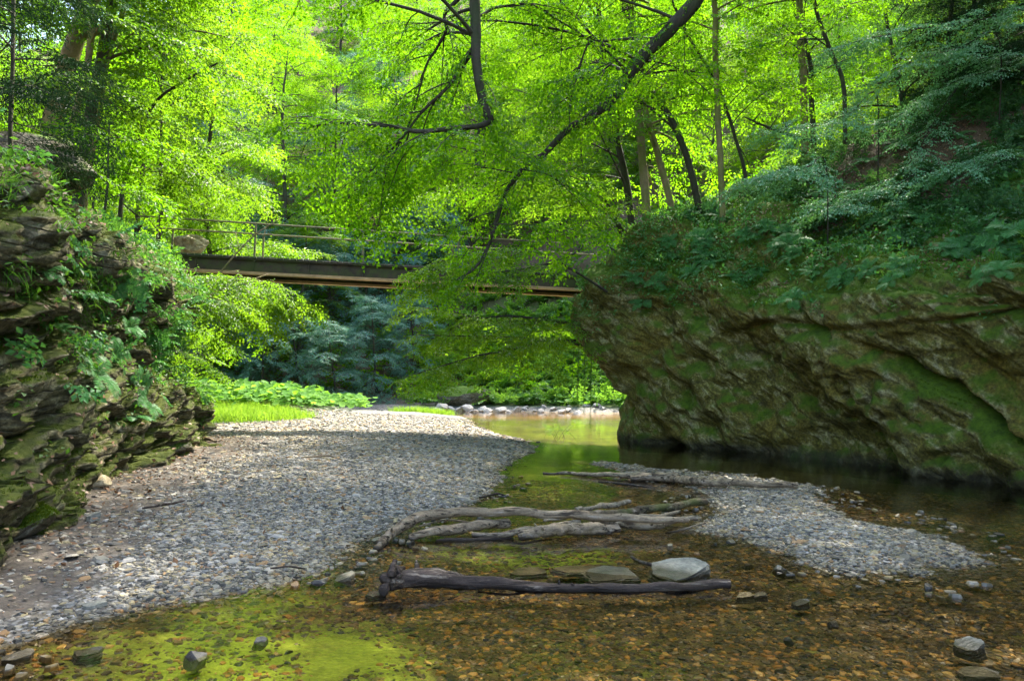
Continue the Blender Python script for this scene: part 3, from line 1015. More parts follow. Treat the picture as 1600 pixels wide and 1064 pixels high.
stone_px('round_stone', 1303, 981, 22, 10, 'stone_dark', 'small blue grey stone in the brown shallows, lower right', 16, sink=0.2)
stone_px('round_stone', 1234, 1006, 17, 14, 'stone_dark', 'tiny upright blue grey stone in the brown shallows, lower middle right', 17, sink=0.2)
stone_px('rough_stone', 303, 1043, 40, 27, 'stone_dark', 'rough dark stone in the bright green algae, larger of two', 18, ratio=0.8, sink=0.12)
stone_px('rough_stone', 402, 1015, 28, 17, 'stone_dark', 'smooth dark stone in the bright green algae, smaller of two', 19, ratio=0.8, sink=0.12)
stone_px('round_stone', 496, 921, 27, 15, 'stone_dark', 'rounded dark grey stone at the gravel edge left of the ochre stone', 20, sink=0.2)
stone_px('angular_stone', 537, 917, 36, 19, 'stone_tan', 'ochre and white stone at the water edge left of the log root', 21, sink=0.2)
stone_px('flat_stone', 584, 937, 34, 10, 'stone_dark', 'bluish flat stone beside the root end of the black log', 22, sink=0.15, yaw=0.5)
stone_px('flat_stone', 128, 1032, 48, 14, 'stone_pale', 'flat pale greenish stone in the shallow water at the lower left', 23, sink=0.2, ratio=0.6)
stone_px('flat_stone', 20, 1040, 44, 16, 'stone_tan', 'brown flat stone at the lower left corner of the picture', 24, sink=0.2, yaw=0.5)
stone_px('flat_stone', 142, 954, 40, 12, 'stone_pale', 'largest flat grey slab lying on the left gravel', 25, sink=0.2, yaw=0.4, ratio=0.6)
stone_px('angular_stone', 142, 815, 26, 14, 'stone_pale', 'pale wedge shaped stone on the dark sand under the left cliff', 26, sink=0.1)
stone_px('flat_stone', 117, 789, 20, 8, 'stone_pale', 'small oval stone on the dark sand beside the mossy boulders', 27, sink=0.2)
stone_px('flat_stone', 1165, 938, 30, 9, 'stone_tan', 'small brown stone under water just right of the black log', 28, sink=0.3)
stone_px('boulder', 38, 805, 92, 62, 'boulder_mossy', 'moss covered block with dead leaves on top at the foot of the left cliff', 31, 'boulder', ratio=1.1, sink=0.1, cuts=12)
stone_px('boulder', 14, 846, 84, 58, 'boulder_mossy', 'grey boulder with a thin moss cap at the left edge of the picture', 33, 'boulder', ratio=1.1, sink=0.1, cuts=11)
stone_px('boulder', 92, 768, 56, 38, 'boulder_mossy', 'low mossy block behind the leaf topped boulder under the left cliff', 34, 'boulder', ratio=1.0, sink=0.1, cuts=10)
stone_px('boulder', 142, 763, 44, 20, 'stone_tan', 'bare brown boulder tucked against the foot of the left cliff', 36, 'boulder', ratio=0.9, sink=0.15)
stone_px('boulder', 252, 713, 70, 44, 'boulder_mossy', 'wide block with bright moss lip under the far corner of the left cliff', 37, 'boulder', ratio=0.9, sink=0.1, cuts=11)
stone_px('boulder', 845, 0 + 628, 5, 4, 'stone_far', 'tiny far stone beyond the bridge', 38, 'boulder') if False else None
# row of boulders along the far bank
fb = np.random.default_rng(77)
protos = [rock_mesh('far_boulder', (1.0, 0.8, 0.62), 60 + k, M['stone_far'], 13, 3) for k in range(5)]
for k in range(40):
    px = 560 + 385 * (k + fb.uniform(0, 1)) / 40
    yy = 41.2 - 0.008 * (px - 560) + fb.uniform(-0.6, 1.8)
    x = (px - 800) / 1066.7 * yy
    o = link('boulder', protos[k % 5])
    s = fb.uniform(0.35, 0.8) * (1.25 if 680 < px < 800 else 0.8)
    o.location = (x, yy, max(zat(x, yy), -0.05) - 0.08)
    o.scale = (s, s, s * fb.uniform(0.7, 1.1))
    o.rotation_euler = (0, 0, fb.uniform(0, 6.28))
    tag(o, 'pale boulder in the row along the far stream bank beyond the bridge', 'boulder', 'boulders along the far bank')
o = link('boulder', rock_mesh('big_far_boulder', (4.4, 2.2, 1.5), 91, M['boulder_mossy'], 10, 3))
o.location = (-2.6, 43.4, 0.1)
tag(o, 'largest mossy boulder behind the row of pale boulders on the far bank', 'boulder')
p = G(285, 372)
p = P(285, 384, 20.5)
o = link('boulder', rock_mesh('brown_boulder', (1.25, 0.9, 0.85), 92, M['stone_tan'], 12, 4, 0.16))
o.location = p + np.array([0, 0.6, -0.25])
tag(o, 'reddish brown rock on the left bank just behind the bridge railing', 'boulder')
o = link('boulder', rock_mesh('ledge_rock', (1.9, 1.5, 1.2), 93, M['boulder_mossy'], 13, 5))
p = P(34, 268, 10.2)
o.location = p + np.array([0, 0.4, -0.35])
tag(o, 'dark mossy rock ledge sticking out of the leaf litter at the upper left edge', 'boulder')

# ================================================================== FOOTBRIDGE


def flat_mat(name, c1, c2, rough=0.7, scale=4, metal=0.0, moss=None):
    m, nt, out = new_mat(name)
    v = objvec(nt)
    n = noise(nt, v, scale, 6, 0.65)
    c = ramp(nt, n, [(0.32, c1), (0.68, c2)])
    if moss:
        c = mixc(nt, val(nt, noise(nt, v, 2.0, 6, 0.7), 0.45, 0.6), c, moss)
    b = principled(nt, out, c, rough, bump(nt, noise(nt, v, scale * 8, 4), 0.3, 0.01), 0.4)
    b.inputs['Metallic'].default_value = metal
    return m


M['beam'] = flat_mat('dark mossy steel beam', (0.026, 0.020, 0.012), (0.075, 0.055, 0.030), 0.8, 3, 0, (0.055, 0.065, 0.014))
M['flange'] = flat_mat('rusty ochre flange', (0.30, 0.18, 0.08), (0.50, 0.31, 0.15), 0.7, 5)  # ochre rust, lightened to carry the bounce light from the ground
M['rail'] = flat_mat('weathered green rail', (0.07, 0.075, 0.03), (0.16, 0.15, 0.06), 0.6, 6)
M['plank'] = flat_mat('weathered deck planks', (0.06, 0.05, 0.04), (0.17, 0.145, 0.11), 0.85, 6, 0, (0.05, 0.07, 0.02))
M['concrete'] = flat_mat('stained concrete block', (0.20, 0.14, 0.08), (0.36, 0.27, 0.17), 0.9, 4)

A0 = P(262, 399, 17.6)
B0 = P(985, 438, 20.2)
bd = B0 - A0
BL = np.linalg.norm(bd)
bx = bd / BL
by = np.array([-bx[1], bx[0], 0])
by /= np.linalg.norm(by)
bz = np.cross(bx, by)
br = empty('footbridge', (A0 + B0) / 2 - np.array([0, 0, 0.6]))
tag(br, 'narrow steel footbridge with thin railings crossing the gorge between the two rocks', 'footbridge')
W = 1.25
AX = np.array([bx, by, bz])


def bpart(name, mat, fn, parent=br):
    g = Geo()
    fn(g)
    me = g.mesh(name, mat)
    o = link(name, me)
    off = np.array(br.location)
    n = len(me.vertices)
    c = np.empty(n * 3, np.float32)
    me.vertices.foreach_get('co', c)
    c = c.reshape(-1, 3) - off
    me.vertices.foreach_set('co', c.ravel())
    me.update()
    o.parent = br
    return o


def at(s, w, z):
    return A0 + bx * s + by * w + bz * z


for w in (0.0, W):
    bpart('beam', M['beam'], lambda g: add_box(g, at(BL / 2, w, -0.175), (BL / 2, 0.025, 0.155), AX))
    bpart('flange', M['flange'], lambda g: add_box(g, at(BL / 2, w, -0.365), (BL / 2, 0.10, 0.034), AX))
bpart('top_flange', M['beam'], lambda g: (add_box(g, at(BL / 2, 0, 0.0), (BL / 2, 0.11, 0.018), AX), add_box(g, at(BL / 2, W, 0.0), (BL / 2, 0.11, 0.018), AX)))


def deck(g):
    n = int(BL / 0.17)
    for k in range(n):
        add_box(g, at((k + 0.5) * BL / n, W / 2, 0.045), (BL / n / 2 - 0.006, W / 2 + 0.14, 0.022), AX, rnd=rng.uniform())


for k in range(9):
    bpart('web_rib', M['beam'], lambda g: add_box(g, at((k + 0.5) * BL / 9, -0.058, -0.175), (0.012, 0.030, 0.153), AX))
bpart('deck', M['plank'], deck)
post_px = (245, 398, 566, 715, 867, 948)
ss = []
for px in post_px:
    r_ = ray(px, 400)
    # solve for the near rail line in plan
    A = np.array([[bx[0], -r_[0]], [bx[1], -r_[1]]])
    s_, _ = np.linalg.solve(A, (CAM - A0)[:2])
    ss.append(s_)
for w in (-0.06, W + 0.06):
    for s_ in ss:
        bpart('post', M['rail'], lambda g: add_box(g, at(s_, w, 0.45), (0.024, 0.024, 0.50), AX))
    bpart('handrail', M['rail'], lambda g: add_tube(g, [at(-0.7, w, 0.972), at(BL / 2, w, 0.972), at(BL + 0.2, w, 0.972)], 0.026, 8))
bpart('abutment', M['concrete'], lambda g: add_box(g, at(BL - 0.75, 0.35, -0.71), (0.12, 0.42, 0.30), AX))
for px, s_ in ((150, 0),):
    pass

# ================================================================== DRIFTWOOD


def log(name, pts, mat, label, cat='log', seed=1, sides=20, rough=0.20, n=130, knots=0, z0=None):
    """pts: (px, py, radius px, height above what it lies on). each point stands on the ground or water below it"""
    w = []
    rad = []
    for px, py, r, up in pts:
        p = PZ(px, py + r, -0.02 + up)
        gz_ = max(zat(p[0], p[1]), -0.04)
        p = PZ(px, py + r * 0.9, gz_ + up)
        k = p[1] / 1066.7
        p = p + np.array([0, 0, r * k * 0.9])
        w.append(p)
        rad.append(r * k * 0.80)
    q = spline(np.hstack([np.array(w), np.array(rad)[:, None]]), n)
    q[:, 3] *= 1 + 0.16 * perlin(np.stack([np.linspace(0, 9, n), np.zeros(n), np.full(n, seed * 1.3)], -1), seed)
    q[:, :3] += 0.026 * np.stack([perlin(q[:, :3] * 3, seed + j) for j in range(3)], -1)
    org = q[0, :3].copy()
    g = Geo()
    add_tube(g, q[:, :3] - org, q[:, 3], sides, rough=rough, seed=seed)
    rg = np.random.default_rng(seed)
    for _ in range(knots):                                        # broken twig stubs belong to the log's own body
        i = rg.integers(4, n - 4)
        d = rg.normal(size=3)
        d[2] = abs(d[2])
        d /= np.linalg.norm(d)
        a = q[i, :3] - org
        L = q[i, 3] * rg.uniform(1.4, 2.6)
        add_tube(g, [a, a + d * L * 0.6, a + d * L], [q[i, 3] * 0.45, q[i, 3] * 0.3, q[i, 3] * 0.12], 7)
    o = g.build(name, M[mat], smooth=True)
    o.location = org
    return tag(o, label, cat), q


lg, q = log('log', [(606, 912, 17, 0.03), (640, 905, 17, 0.03), (700, 906, 14.5, 0.03), (790, 913, 11.5, 0.02), (890, 920, 9.5, 0.015), (1010, 918, 9.5, 0.015), (1142, 914, 9, 0.03)], 'driftwood_wet',
            'long dark wet log with a knobbly root end lying across the front pool', seed=3, knots=7, rough=0.22)
# root plate of the black log
g = Geo()
o0 = q[0, :3]
rg = np.random.default_rng(12)
for k in range(9):                                                # a gnarled burr of short stubs, one taller snag
    d = np.array([rg.uniform(-0.8, 0.5), rg.uniform(-0.6, 0.6), rg.uniform(-0.5, 0.7)])
    if k == 0:
        d = np.array([0.30, 0.1, 1.0])
    if k == 1:
        d = np.array([0.12, 0.25, 1.0])
    d /= np.linalg.norm(d)
    L = rg.uniform(0.05, 0.085) if k > 1 else 0.10
    st = q[2, :3] - o0 + rg.normal(0, 0.025, 3)
    e = d + rg.normal(0, 0.5, 3)
    add_tube(g, spline([st, st + d * L * 0.5, st + d * L * 0.8 + e * L * 0.15, st + d * L + e * L * 0.25], 11), np.linspace(0.055, 0.020, 11) * rg.uniform(0.65, 1.05), 16, rough=0.9, seed=k)
g.build('root_end', M['driftwood_wet'], lg, smooth=True)

log('log', [(588, 857, 6, 0.01), (600, 845, 9, 0.02), (626, 823, 10, 0.10), (665, 806, 9.5, 0.18), (720, 801, 9, 0.20), (800, 801, 8.5, 0.19), (880, 803, 8, 0.17), (960, 808, 8, 0.15), (1040, 813, 7, 0.13), (1075, 814, 5, 0.11)],
    'driftwood', 'long bleached log arching over the pile with its end bent down to the gravel', seed=5, knots=3)
log('log', [(640, 840, 7, 0.03), (680, 831, 9, 0.05), (740, 822, 10, 0.06), (795, 817, 8, 0.07)], 'driftwood', 'short thick brown log at the left front of the driftwood pile', seed=6, rough=0.25, knots=2)
log('log', [(736, 836, 5, 0.03), (790, 834, 6, 0.05), (850, 824, 6, 0.08), (905, 816, 5, 0.10)], 'driftwood_pale', 'thin pale peeled log slanting through the middle of the driftwood pile', seed=7, knots=2)
log('log', [(808, 838, 8, 0.02), (850, 833, 11, 0.03), (905, 828, 12, 0.03), (968, 825, 8, 0.04)], 'driftwood', 'rough thick broken log at the front right of the driftwood pile', seed=8, rough=0.45, knots=3)
log('log', [(925, 812, 5, 0.05), (985, 819, 8, 0.05), (1030, 820, 8, 0.05), (1060, 811, 5, 0.06), (1092, 808, 4, 0.06)], 'driftwood_pale', 'grey tapered log with a forked tip at the right end of the pile', seed=9, knots=4)
log('log', [(915, 803, 7, 0.12), (960, 801, 7, 0.09), (1010, 797, 8, 0.06), (1060, 790, 7, 0.05), (1102, 783, 6, 0.04)], 'driftwood_moss', 'dark mossy log at the back of the driftwood pile reaching right', seed=10, knots=2)
log('log', [(900, 797, 4, 0.12), (945, 790, 5, 0.09), (985, 785, 4, 0.07)], 'driftwood_pale', 'short pale splintered piece on top of the back of the pile', seed=11, rough=0.4)
log('log', [(680, 846, 4, 0.0), (740, 845, 5, 0.0), (800, 842, 5, 0.0)], 'driftwood_wet', 'thin black log half sunk in the water under the driftwood pile', seed=12)
log('log', [(1000, 806, 4, 0.06), (1035, 803, 4, 0.06), (1062, 797, 3, 0.06)], 'driftwood_pale', 'small pale stick wedged at the back right of the pile', 'stick', seed=16)
log('log', [(848, 740, 2.5, 0.02), (890, 740, 3.5, 0.03), (960, 742, 5, 0.04), (1060, 744, 5, 0.05)], 'driftwood_pale', 'thin pale log farther back across the green channel', seed=13, knots=2)
log('log', [(985, 747, 6, 0.03), (1040, 748, 7, 0.03), (1110, 754, 7.5, 0.03), (1190, 757, 6, 0.03), (1246, 759, 5.5, 0.03)], 'driftwood', 'bleached straight log lying along the far edge of the right gravel bar', seed=14, knots=2)
log('stick', [(985, 870, 3, 0.03), (1005, 877, 3.5, 0.03), (1026, 885, 3, 0.02)], 'driftwood_pale', 'short grey stick in the pool above the large pale block', 'stick', seed=15)
log('stick', [(745, 921, 2, 0.01), (790, 925, 2.2, 0.01), (845, 922, 2, 0.01)], 'driftwood_wet', 'thin dark twig in the water along the front of the black log', 'stick', seed=17)
log('stick', [(750, 776, 2, 0.01), (775, 771, 2.2, 0.04), (800, 777, 1.6, 0.01)], 'driftwood_wet', 'curved dark twig on the gravel edge left of the green channel', 'stick', seed=18)
log('stick', [(300, 680, 3, 0.02), (320, 684, 3, 0.02), (338, 690, 2, 0.02)], 'driftwood', 'stick on the ground under the far corner of the left cliff', 'stick', seed=19)
log('stick', [(420, 886, 1.6, 0.01), (450, 884, 1.8, 0.02), (476, 889, 1.2, 0.01)], 'driftwood_wet', 'thin dark twig lying on the left gravel', 'stick', seed=20)


for pts, m_, lab, sd in (
        ([(655, 822, 1.6, 0.12), (700, 812, 2.0, 0.16), (752, 818, 1.4, 0.10)], 'driftwood', 'thin twig lying across the arching log at the left of the pile', 31),
        ([(770, 842, 2.0, 0.02), (815, 846, 2.2, 0.02), (862, 843, 1.5, 0.02)], 'driftwood_wet', 'dark wet stick at the water line in front of the pile', 32),
        ([(850, 812, 2.2, 0.16), (905, 806, 2.4, 0.16), (950, 812, 1.6, 0.12)], 'driftwood_pale', 'pale stick lying on top in the middle of the pile', 33),
        ([(1040, 832, 1.8, 0.02), (1070, 826, 2.0, 0.05), (1104, 818, 1.2, 0.03)], 'driftwood', 'small brown stick at the right tip of the pile', 34),
        ([(935, 752, 1.8, 0.03), (975, 757, 2.0, 0.03), (1020, 762, 1.2, 0.02)], 'driftwood_wet', 'dark stick in the shallows below the farther bleached log', 35),
        ([(225, 792, 2.0, 0.01), (262, 786, 2.2, 0.03), (290, 783, 1.4, 0.01)], 'driftwood_wet', 'dark stick on the sand strip between the left cliff and the gravel', 36),
        ([(470, 716, 1.4, 0.01), (505, 713, 1.6, 0.03), (535, 718, 1.0, 0.01)], 'driftwood', 'thin stick far back in the middle of the left gravel', 37)):
    log('stick', pts, m_, lab, 'stick', seed=sd, rough=0.3)

# ================================================================== FOLIAGE


def spray_template(seed, n_side=4, leaf=0.125, width=0.62, k=1.0, fold=0.18):
    """flat feathered twig of length 1: leaf quads as (n,4,3) in (along, side, up) axes"""
    rg = np.random.default_rng(seed)
    B, D = [], []

    def line(o, ang, L, n):
        d = np.array([math.cos(ang), math.sin(ang)])
        for i in range(n):
            t = (i + 0.6) / n
            q = o + d * L * t
            sd = 1 if i % 2 else -1
            a = ang + sd * rg.uniform(0.5, 1.1) * (1 - 0.6 * (i == n - 1))
            B.append([q[0], q[1], -0.10 * (q[0] ** 2) + rg.normal(0, 0.012)])
            D.append(a)
    line(np.zeros(2), 0, 1.0, 11)
    for j in range(n_side):
        t = 0.12 + 0.72 * j / n_side + rg.uniform(-0.04, 0.04)
        sd = 1 if j % 2 else -1
        line(np.array([t, 0]), sd * rg.uniform(0.6, 0.95), (0.62 - 0.42 * t) * k, 6)
    B = np.array(B)
    D = np.array(D)
    n = len(B)
    L = leaf * rg.uniform(0.7, 1.2, n)
    dz = rg.normal(-0.22, 0.30, n)
    a = np.stack([np.cos(D), np.sin(D), dz], -1)
    a /= np.linalg.norm(a, axis=1)[:, None]
    up = np.stack([rg.normal(0, 0.35, n), rg.normal(0, 0.35, n), np.ones(n)], -1)
    s = np.cross(up, a)
    s /= np.linalg.norm(s, axis=1)[:, None]
    u = np.cross(a, s)
    hw = L * width / 2
    f = -fold * L
    v0 = B
    v1 = B + a * (L * 0.45)[:, None] + s * hw[:, None] - u * f[:, None] * 0.6
    v2 = B + a * L[:, None] + u * f[:, None] * 0.8
    v3 = B + a * (L * 0.45)[:, None] - s * hw[:, None] - u * f[:, None] * 0.6
    return np.stack([v0, v1, v2, v3], 1)


ST = [spray_template(k) for k in range(5)]
ST_BIG = [spray_template(20 + k, 4, 0.20, 0.66) for k in range(4)]
ST_NEEDLE = [spray_template(40 + k, 8, 0.13, 0.16, 1.3) for k in range(4)]


def make_sprays(g, pos, dirs, size, seed, tpl=ST, droop=0.15, roll=0.35, spread=0.55, shade=None):
    """sprays at pos pointing along dirs; one leaf = one folded quad pair"""
    rg = np.random.default_rng(seed)
    pos = np.asarray(pos, float)
    n = len(pos)
    d = np.asarray(dirs, float).copy()
    d[:, 2] -= droop
    d += rg.normal(0, 0.12, d.shape)
    d /= np.linalg.norm(d, axis=1)[:, None] + 1e-9
    up = np.stack([rg.normal(0, roll, n), rg.normal(0, roll, n), np.ones(n)], -1)
    s = np.cross(up, d)
    s /= np.linalg.norm(s, axis=1)[:, None] + 1e-9
    u = np.cross(d, s)
    Rm = np.stack([d, s, u], 1)
    size = np.broadcast_to(np.asarray(size, float), (n,)) * rg.uniform(0.7, 1.25, n)
    which = rg.integers(0, len(tpl), n)
    base = rg.uniform(0, 1, n) if shade is None else np.clip(shade + rg.normal(0, 0.2, n), 0, 1)
    for k, T in enumerate(tpl):
        m = which == k
        if not m.any():
            continue
        c = m.sum()
        nl = len(T)
        W = np.einsum('lvk,nkj->nlvj', T, Rm[m]) * size[m][:, None, None, None] + pos[m][:, None, None, :]
        v = W.reshape(-1, 3)
        i = np.arange(c * nl)[:, None] * 4
        f = np.concatenate([i + [[0, 1, 2]], i + [[0, 2, 3]]], 1).reshape(-1, 3)
        r = np.clip(base[m][:, None] * spread + rg.uniform(0, 1 - spread, (c, nl)), 0, 1)
        g.add(v, f, np.repeat(r.ravel(), 2))


def unit(v):
    return v / (np.linalg.norm(v, axis=-1)[..., None] + 1e-9)


class Wood:
    """branch tubes and spray anchors of one tree"""

    def __init__(self, seed):
        self.rg = np.random.default_rng(seed)
        self.seed = seed
        self.g = Geo()
        self.pos, self.dir = [], []

    def stem(self, pts, r0, r1, n=24, sides=9, power=1.0, rough=0.08, wob=0.03):
        q = spline(pts, n)
        q = q + wob * np.stack([perlin(q * 0.9, self.seed + j) for j in range(3)], -1) * np.linspace(0, 1, n)[:, None]
        r = r0 + (r1 - r0) * np.linspace(0, 1, n) ** power
        r[:2] *= np.array([1.35, 1.1])[:min(2, n)] if r0 > 0.07 else 1
        add_tube(self.g, q, r, sides, rough=rough, seed=self.seed)
        return q, r

    def twig_line(self, q, r0, r1, sides=5):
        add_tube(self.g, q, np.linspace(r0, r1, len(q)), sides, caps=False)

    def anchors(self, q, step, u0=0.0, fan=0.7):
        seg = np.linalg.norm(np.diff(q, axis=0), axis=1)
        s = np.concatenate([[0], np.cumsum(seg)])
        L = s[-1]
        ts = np.arange(u0 * L, L, step)
        if not len(ts):
            return
        p = np.stack([np.interp(ts, s, q[:, k]) for k in range(3)], -1)
        t = unit(np.gradient(q, axis=0))
        d = np.stack([np.interp(ts, s, t[:, k]) for k in range(3)], -1)
        a = self.rg.normal(0, 0.2, len(ts)) + fan * np.where(np.arange(len(ts)) % 2, 1, -1)
        c, sn = np.cos(a), np.sin(a)
        dd = np.stack([d[:, 0] * c - d[:, 1] * sn, d[:, 0] * sn + d[:, 1] * c, d[:, 2] * 0.6], -1)
        self.pos.append(p)
        self.dir.append(unit(dd))
        self.pos.append(q[-1:])
        self.dir.append(t[-1:])

    def arc(self, p0, az, el, L, curl=0.5, m=8, wander=0.25):
        """limb path: starts at elevation el, bends down by curl over its length"""
        p = [np.array(p0, float)]
        a, e = az, el
        for k in range(m):
            a += self.rg.normal(0, wander) / m * 2
            e -= curl / m
            p.append(p[-1] + np.array([math.cos(a) * math.cos(e), math.sin(a) * math.cos(e), math.sin(e)]) * L / m)
        return np.array(p)

    def subs(self, q, n, L, r, step, u0=0.25, curl=0.35, ang=0.95, lift=0.0):
        """alternate side branches along q, each bearing sprays"""
        t = unit(np.gradient(q, axis=0))
        m = len(q)
        for k in range(n):
            u = u0 + (0.97 - u0) * (k + self.rg.uniform(0.1, 0.9)) / n
            i = min(int(u * (m - 1)), m - 1)
            az = math.atan2(t[i, 1], t[i, 0]) + (1 if k % 2 else -1) * self.rg.uniform(ang * 0.6, ang * 1.25)
            el = math.asin(np.clip(t[i, 2], -1, 1)) * 0.5 + lift + self.rg.normal(0, 0.12)
            l = L * (1.15 - 0.75 * u) * self.rg.uniform(0.7, 1.2)
            b = self.arc(q[i], az, el, l, curl, 5)
            self.twig_line(b, r * (1.1 - 0.6 * u), 0.004, 4)
            self.anchors(b, step, 0.12)

    def limb(self, p0, az, el, L, r, ns, sub, step, curl=0.5):
        q = self.arc(p0, az, el, L, curl)
        self.twig_line(q, r, 0.006, 6)
        self.subs(q, ns, sub, r * 0.4, step)
        self.anchors(q, step, 0.45)
        return q

    def finish(self, name, label, cat, bark, leaf, size, group=None, tpl=ST, base=None, droop=0.15, keep=1.0, roll=0.35, spread=0.55, trunk='trunk', crown='crown', big=None):
        base = np.zeros(3) if base is None else np.asarray(base)
        root = empty(name, base)
        tag(root, label, cat, group)
        for gg in (self.g,):
            gg.v = [v - base.astype(np.float32) for v in gg.v]
        self.g.build(trunk, M[bark], root, smooth=True)
        if self.pos:
            p = np.concatenate(self.pos)
            d = np.concatenate(self.dir)
            sz = np.full(len(p), float(size))
            if big is not None:                                   # anchors before this one bear larger leaves
                sz[:big[0]] = big[1]
            if keep < 1:
                k = self.rg.uniform(0, 1, len(p)) < keep
                p, d, sz = p[k], d[k], sz[k]
            lg_ = Geo()
            make_sprays(lg_, p - base, d, sz, self.seed + 500, tpl, droop, roll, spread)
            lg_.build(crown, LM[leaf], root)
            root['_n'] = int(len(p))
        return root


def broadleaf(seed, H, r0, n_limb, L, t0=0.25, ns=6, sub=1.5, step=0.34, el=(0.2, 0.8), curl=0.7, lean=(0, 0), shape=0.5):
    """upright forest tree around the origin"""
    w = Wood(seed)
    top = np.array([lean[0], lean[1], H])
    pts = [np.zeros(3), top * 0.35 + w.rg.normal(0, 0.12, 3) * [1, 1, 0], top * 0.7 + w.rg.normal(0, 0.25, 3) * [1, 1, 0], top]
    q, r = w.stem(pts, r0, 0.02, 26, 9, 0.9, 0.06, 0.15)
    az = w.rg.uniform(0, 6.28)
    for k in range(n_limb):
        u = t0 + (0.98 - t0) * k / (n_limb - 1)
        i = int(u * 25)
        az += 2.4 + w.rg.normal(0, 0.3)
        l = L * (math.sin(math.pi * min(1, 0.22 + 0.80 * (u - t0) / (1 - t0))) ** shape) * w.rg.uniform(0.75, 1.15)
        l = max(l, 0.8)
        w.limb(q[i], az, el[0] + (el[1] - el[0]) * u + w.rg.normal(0, 0.1), l, max(0.015, r[i] * 0.45), ns, sub, step, curl)
    return w


# ------------------------------------------------------------------ far forest: five kinds, copied
kinds = []
for k, (H, L, nl, leaf, lab, tpl, sz, t0) in enumerate((
        (13, 4.2, 26, 'beech_light', 'sunlit broadleaf tree in the bright forest beyond the footbridge', ST, 0.95, 0.12),
        (16, 4.0, 30, 'beech', 'tall green broadleaf tree in the forest beyond the footbridge', ST, 0.95, 0.15),
        (11, 3.8, 24, 'shade', 'blue green shaded tree with drooping boughs on the far bank', ST, 1.0, 0.05))):
    w = broadleaf(300 + k, H, 0.17, nl, L, t0, 6, 1.7, 0.42, (0.1, 0.75), 0.9 if leaf != 'shade' else 1.2)
    o = w.finish('forest_tree', lab, 'tree', 'bark', leaf, sz, 'sunlit trees beyond the bridge' if leaf == 'beech_light' else 'tall trees beyond the bridge' if leaf == 'beech' else 'shaded trees on the far bank', tpl)
    kinds.append(o)


def spruce(seed, H, r0, nl, L, t0=0.05):
    w = Wood(seed)
    q, r = w.stem([np.zeros(3), np.array([0, 0, H * 0.5]), np.array([0, 0, H])], r0, 0.015, 24, 8, 1.0, 0.05, 0.05)
    az = 0
    for k in range(nl):
        u = t0 + (0.97 - t0) * k / nl
        i = int(u * 23)
        az += 2.4
        l = max(L * (1 - u) ** 0.8 * w.rg.uniform(0.8, 1.15), 0.4)
        b = w.arc(q[i], az, 0.25, l, 0.75, 6, 0.1)
        w.twig_line(b, 0.02, 0.004, 4)
        w.subs(b, 8, l * 0.42, 0.006, 0.20, 0.1, 0.25, 0.8)
        w.anchors(b, 0.22, 0.3)
    return w


w = spruce(350, 15, 0.16, 46, 3.2)
kinds.append(w.finish('spruce_tree', 'dark spruce standing among the broadleaf trees beyond the bridge', 'tree', 'bark', 'needle', 0.62, 'spruces beyond the bridge', ST_NEEDLE))

fr = np.random.default_rng(9)
used = [0] * len(kinds)


def place(kind, x, y, s=1.0, sink=0.3):
    o = kinds[kind]
    if used[kind]:
        o = copy_tree(o)
    used[kind] += 1
    o.location = (x, y, zat(x, y) - sink)
    o.scale = (s, s, s * fr.uniform(0.9, 1.15))
    o.rotation_euler = (fr.normal(0, 0.05), fr.normal(0, 0.05), fr.uniform(0, 6.28))
    return o


# explicit: shaded trees on the far bank seen under the bridge
for px, y, s in ((350, 45, 0.7), (410, 44, 0.6), (470, 45, 0.65), (530, 44.5, 0.6), (590, 46, 0.65), (650, 48, 0.6), (300, 47, 0.75), (240, 49, 0.85), (440, 50, 0.85), (510, 51, 0.85), (570, 51, 0.8), (640, 53, 0.8), (370, 51, 0.9), (690, 55, 0.75)):
    place(2, (px - 800) / 1066.7 * y, y, s)
# hillside, row after row
rows = ((58, 7.0), (66, 7.5), (75, 8.5), (86, 10), (99, 12), (114, 15))
for y, st in rows:
    x = -0.82 * y
    while x < 0.82 * y:
        xx = x + fr.uniform(-2, 2)
        yy = y + fr.uniform(-3.5, 3.5)
        u = fr.uniform()
        k = 0 if u < 0.50 else 1 if u < 0.78 else 2 if u < 0.93 else 3
        px = 800 + xx / yy * 1066.7
        if 330 < px < 640 and y < 70 and u > 0.35:
            k = 2
        if sdist(np.array([xx]), np.array([yy]), FAR)[0] > 3 and not (px > 1150 and y > 80):
            place(k, xx, yy, fr.uniform(0.9, 1.35))
        x += st * fr.uniform(0.8, 1.2)
# trees on both banks between the bridge and the far hill
for x, y, k, s in ((-13.5, 25, 0, 0.85), (-17.5, 28, 1, 0.9), (-20, 33, 0, 1.0), (-16.5, 21.5, 1, 0.75), (-24, 37, 1, 1.1), (-20.5, 42, 0, 1.0), (-27, 30, 1, 1.0), (-31, 40, 0, 1.1), (-22, 24, 1, 1.0), (-26, 48, 0, 1.1), (-15, 48, 0, .9),
                   (16, 29, 0, 0.9), (17, 33, 0, 1.0), (22, 48, 0, 0.85), (28, 41, 0, 1.0), (19, 37, 1, 1.1), (22, 30, 0, 1.0), (18, 26, 1, 0.95), (27, 36, 0, 1.1), (25, 44, 1, 1.2), (30, 47, 0, 0.9), (30, 27, 1, 1.0), (33, 44, 0, 1.2), (-35, 48, 0, 1.2)):
    place(k, x, y, s)

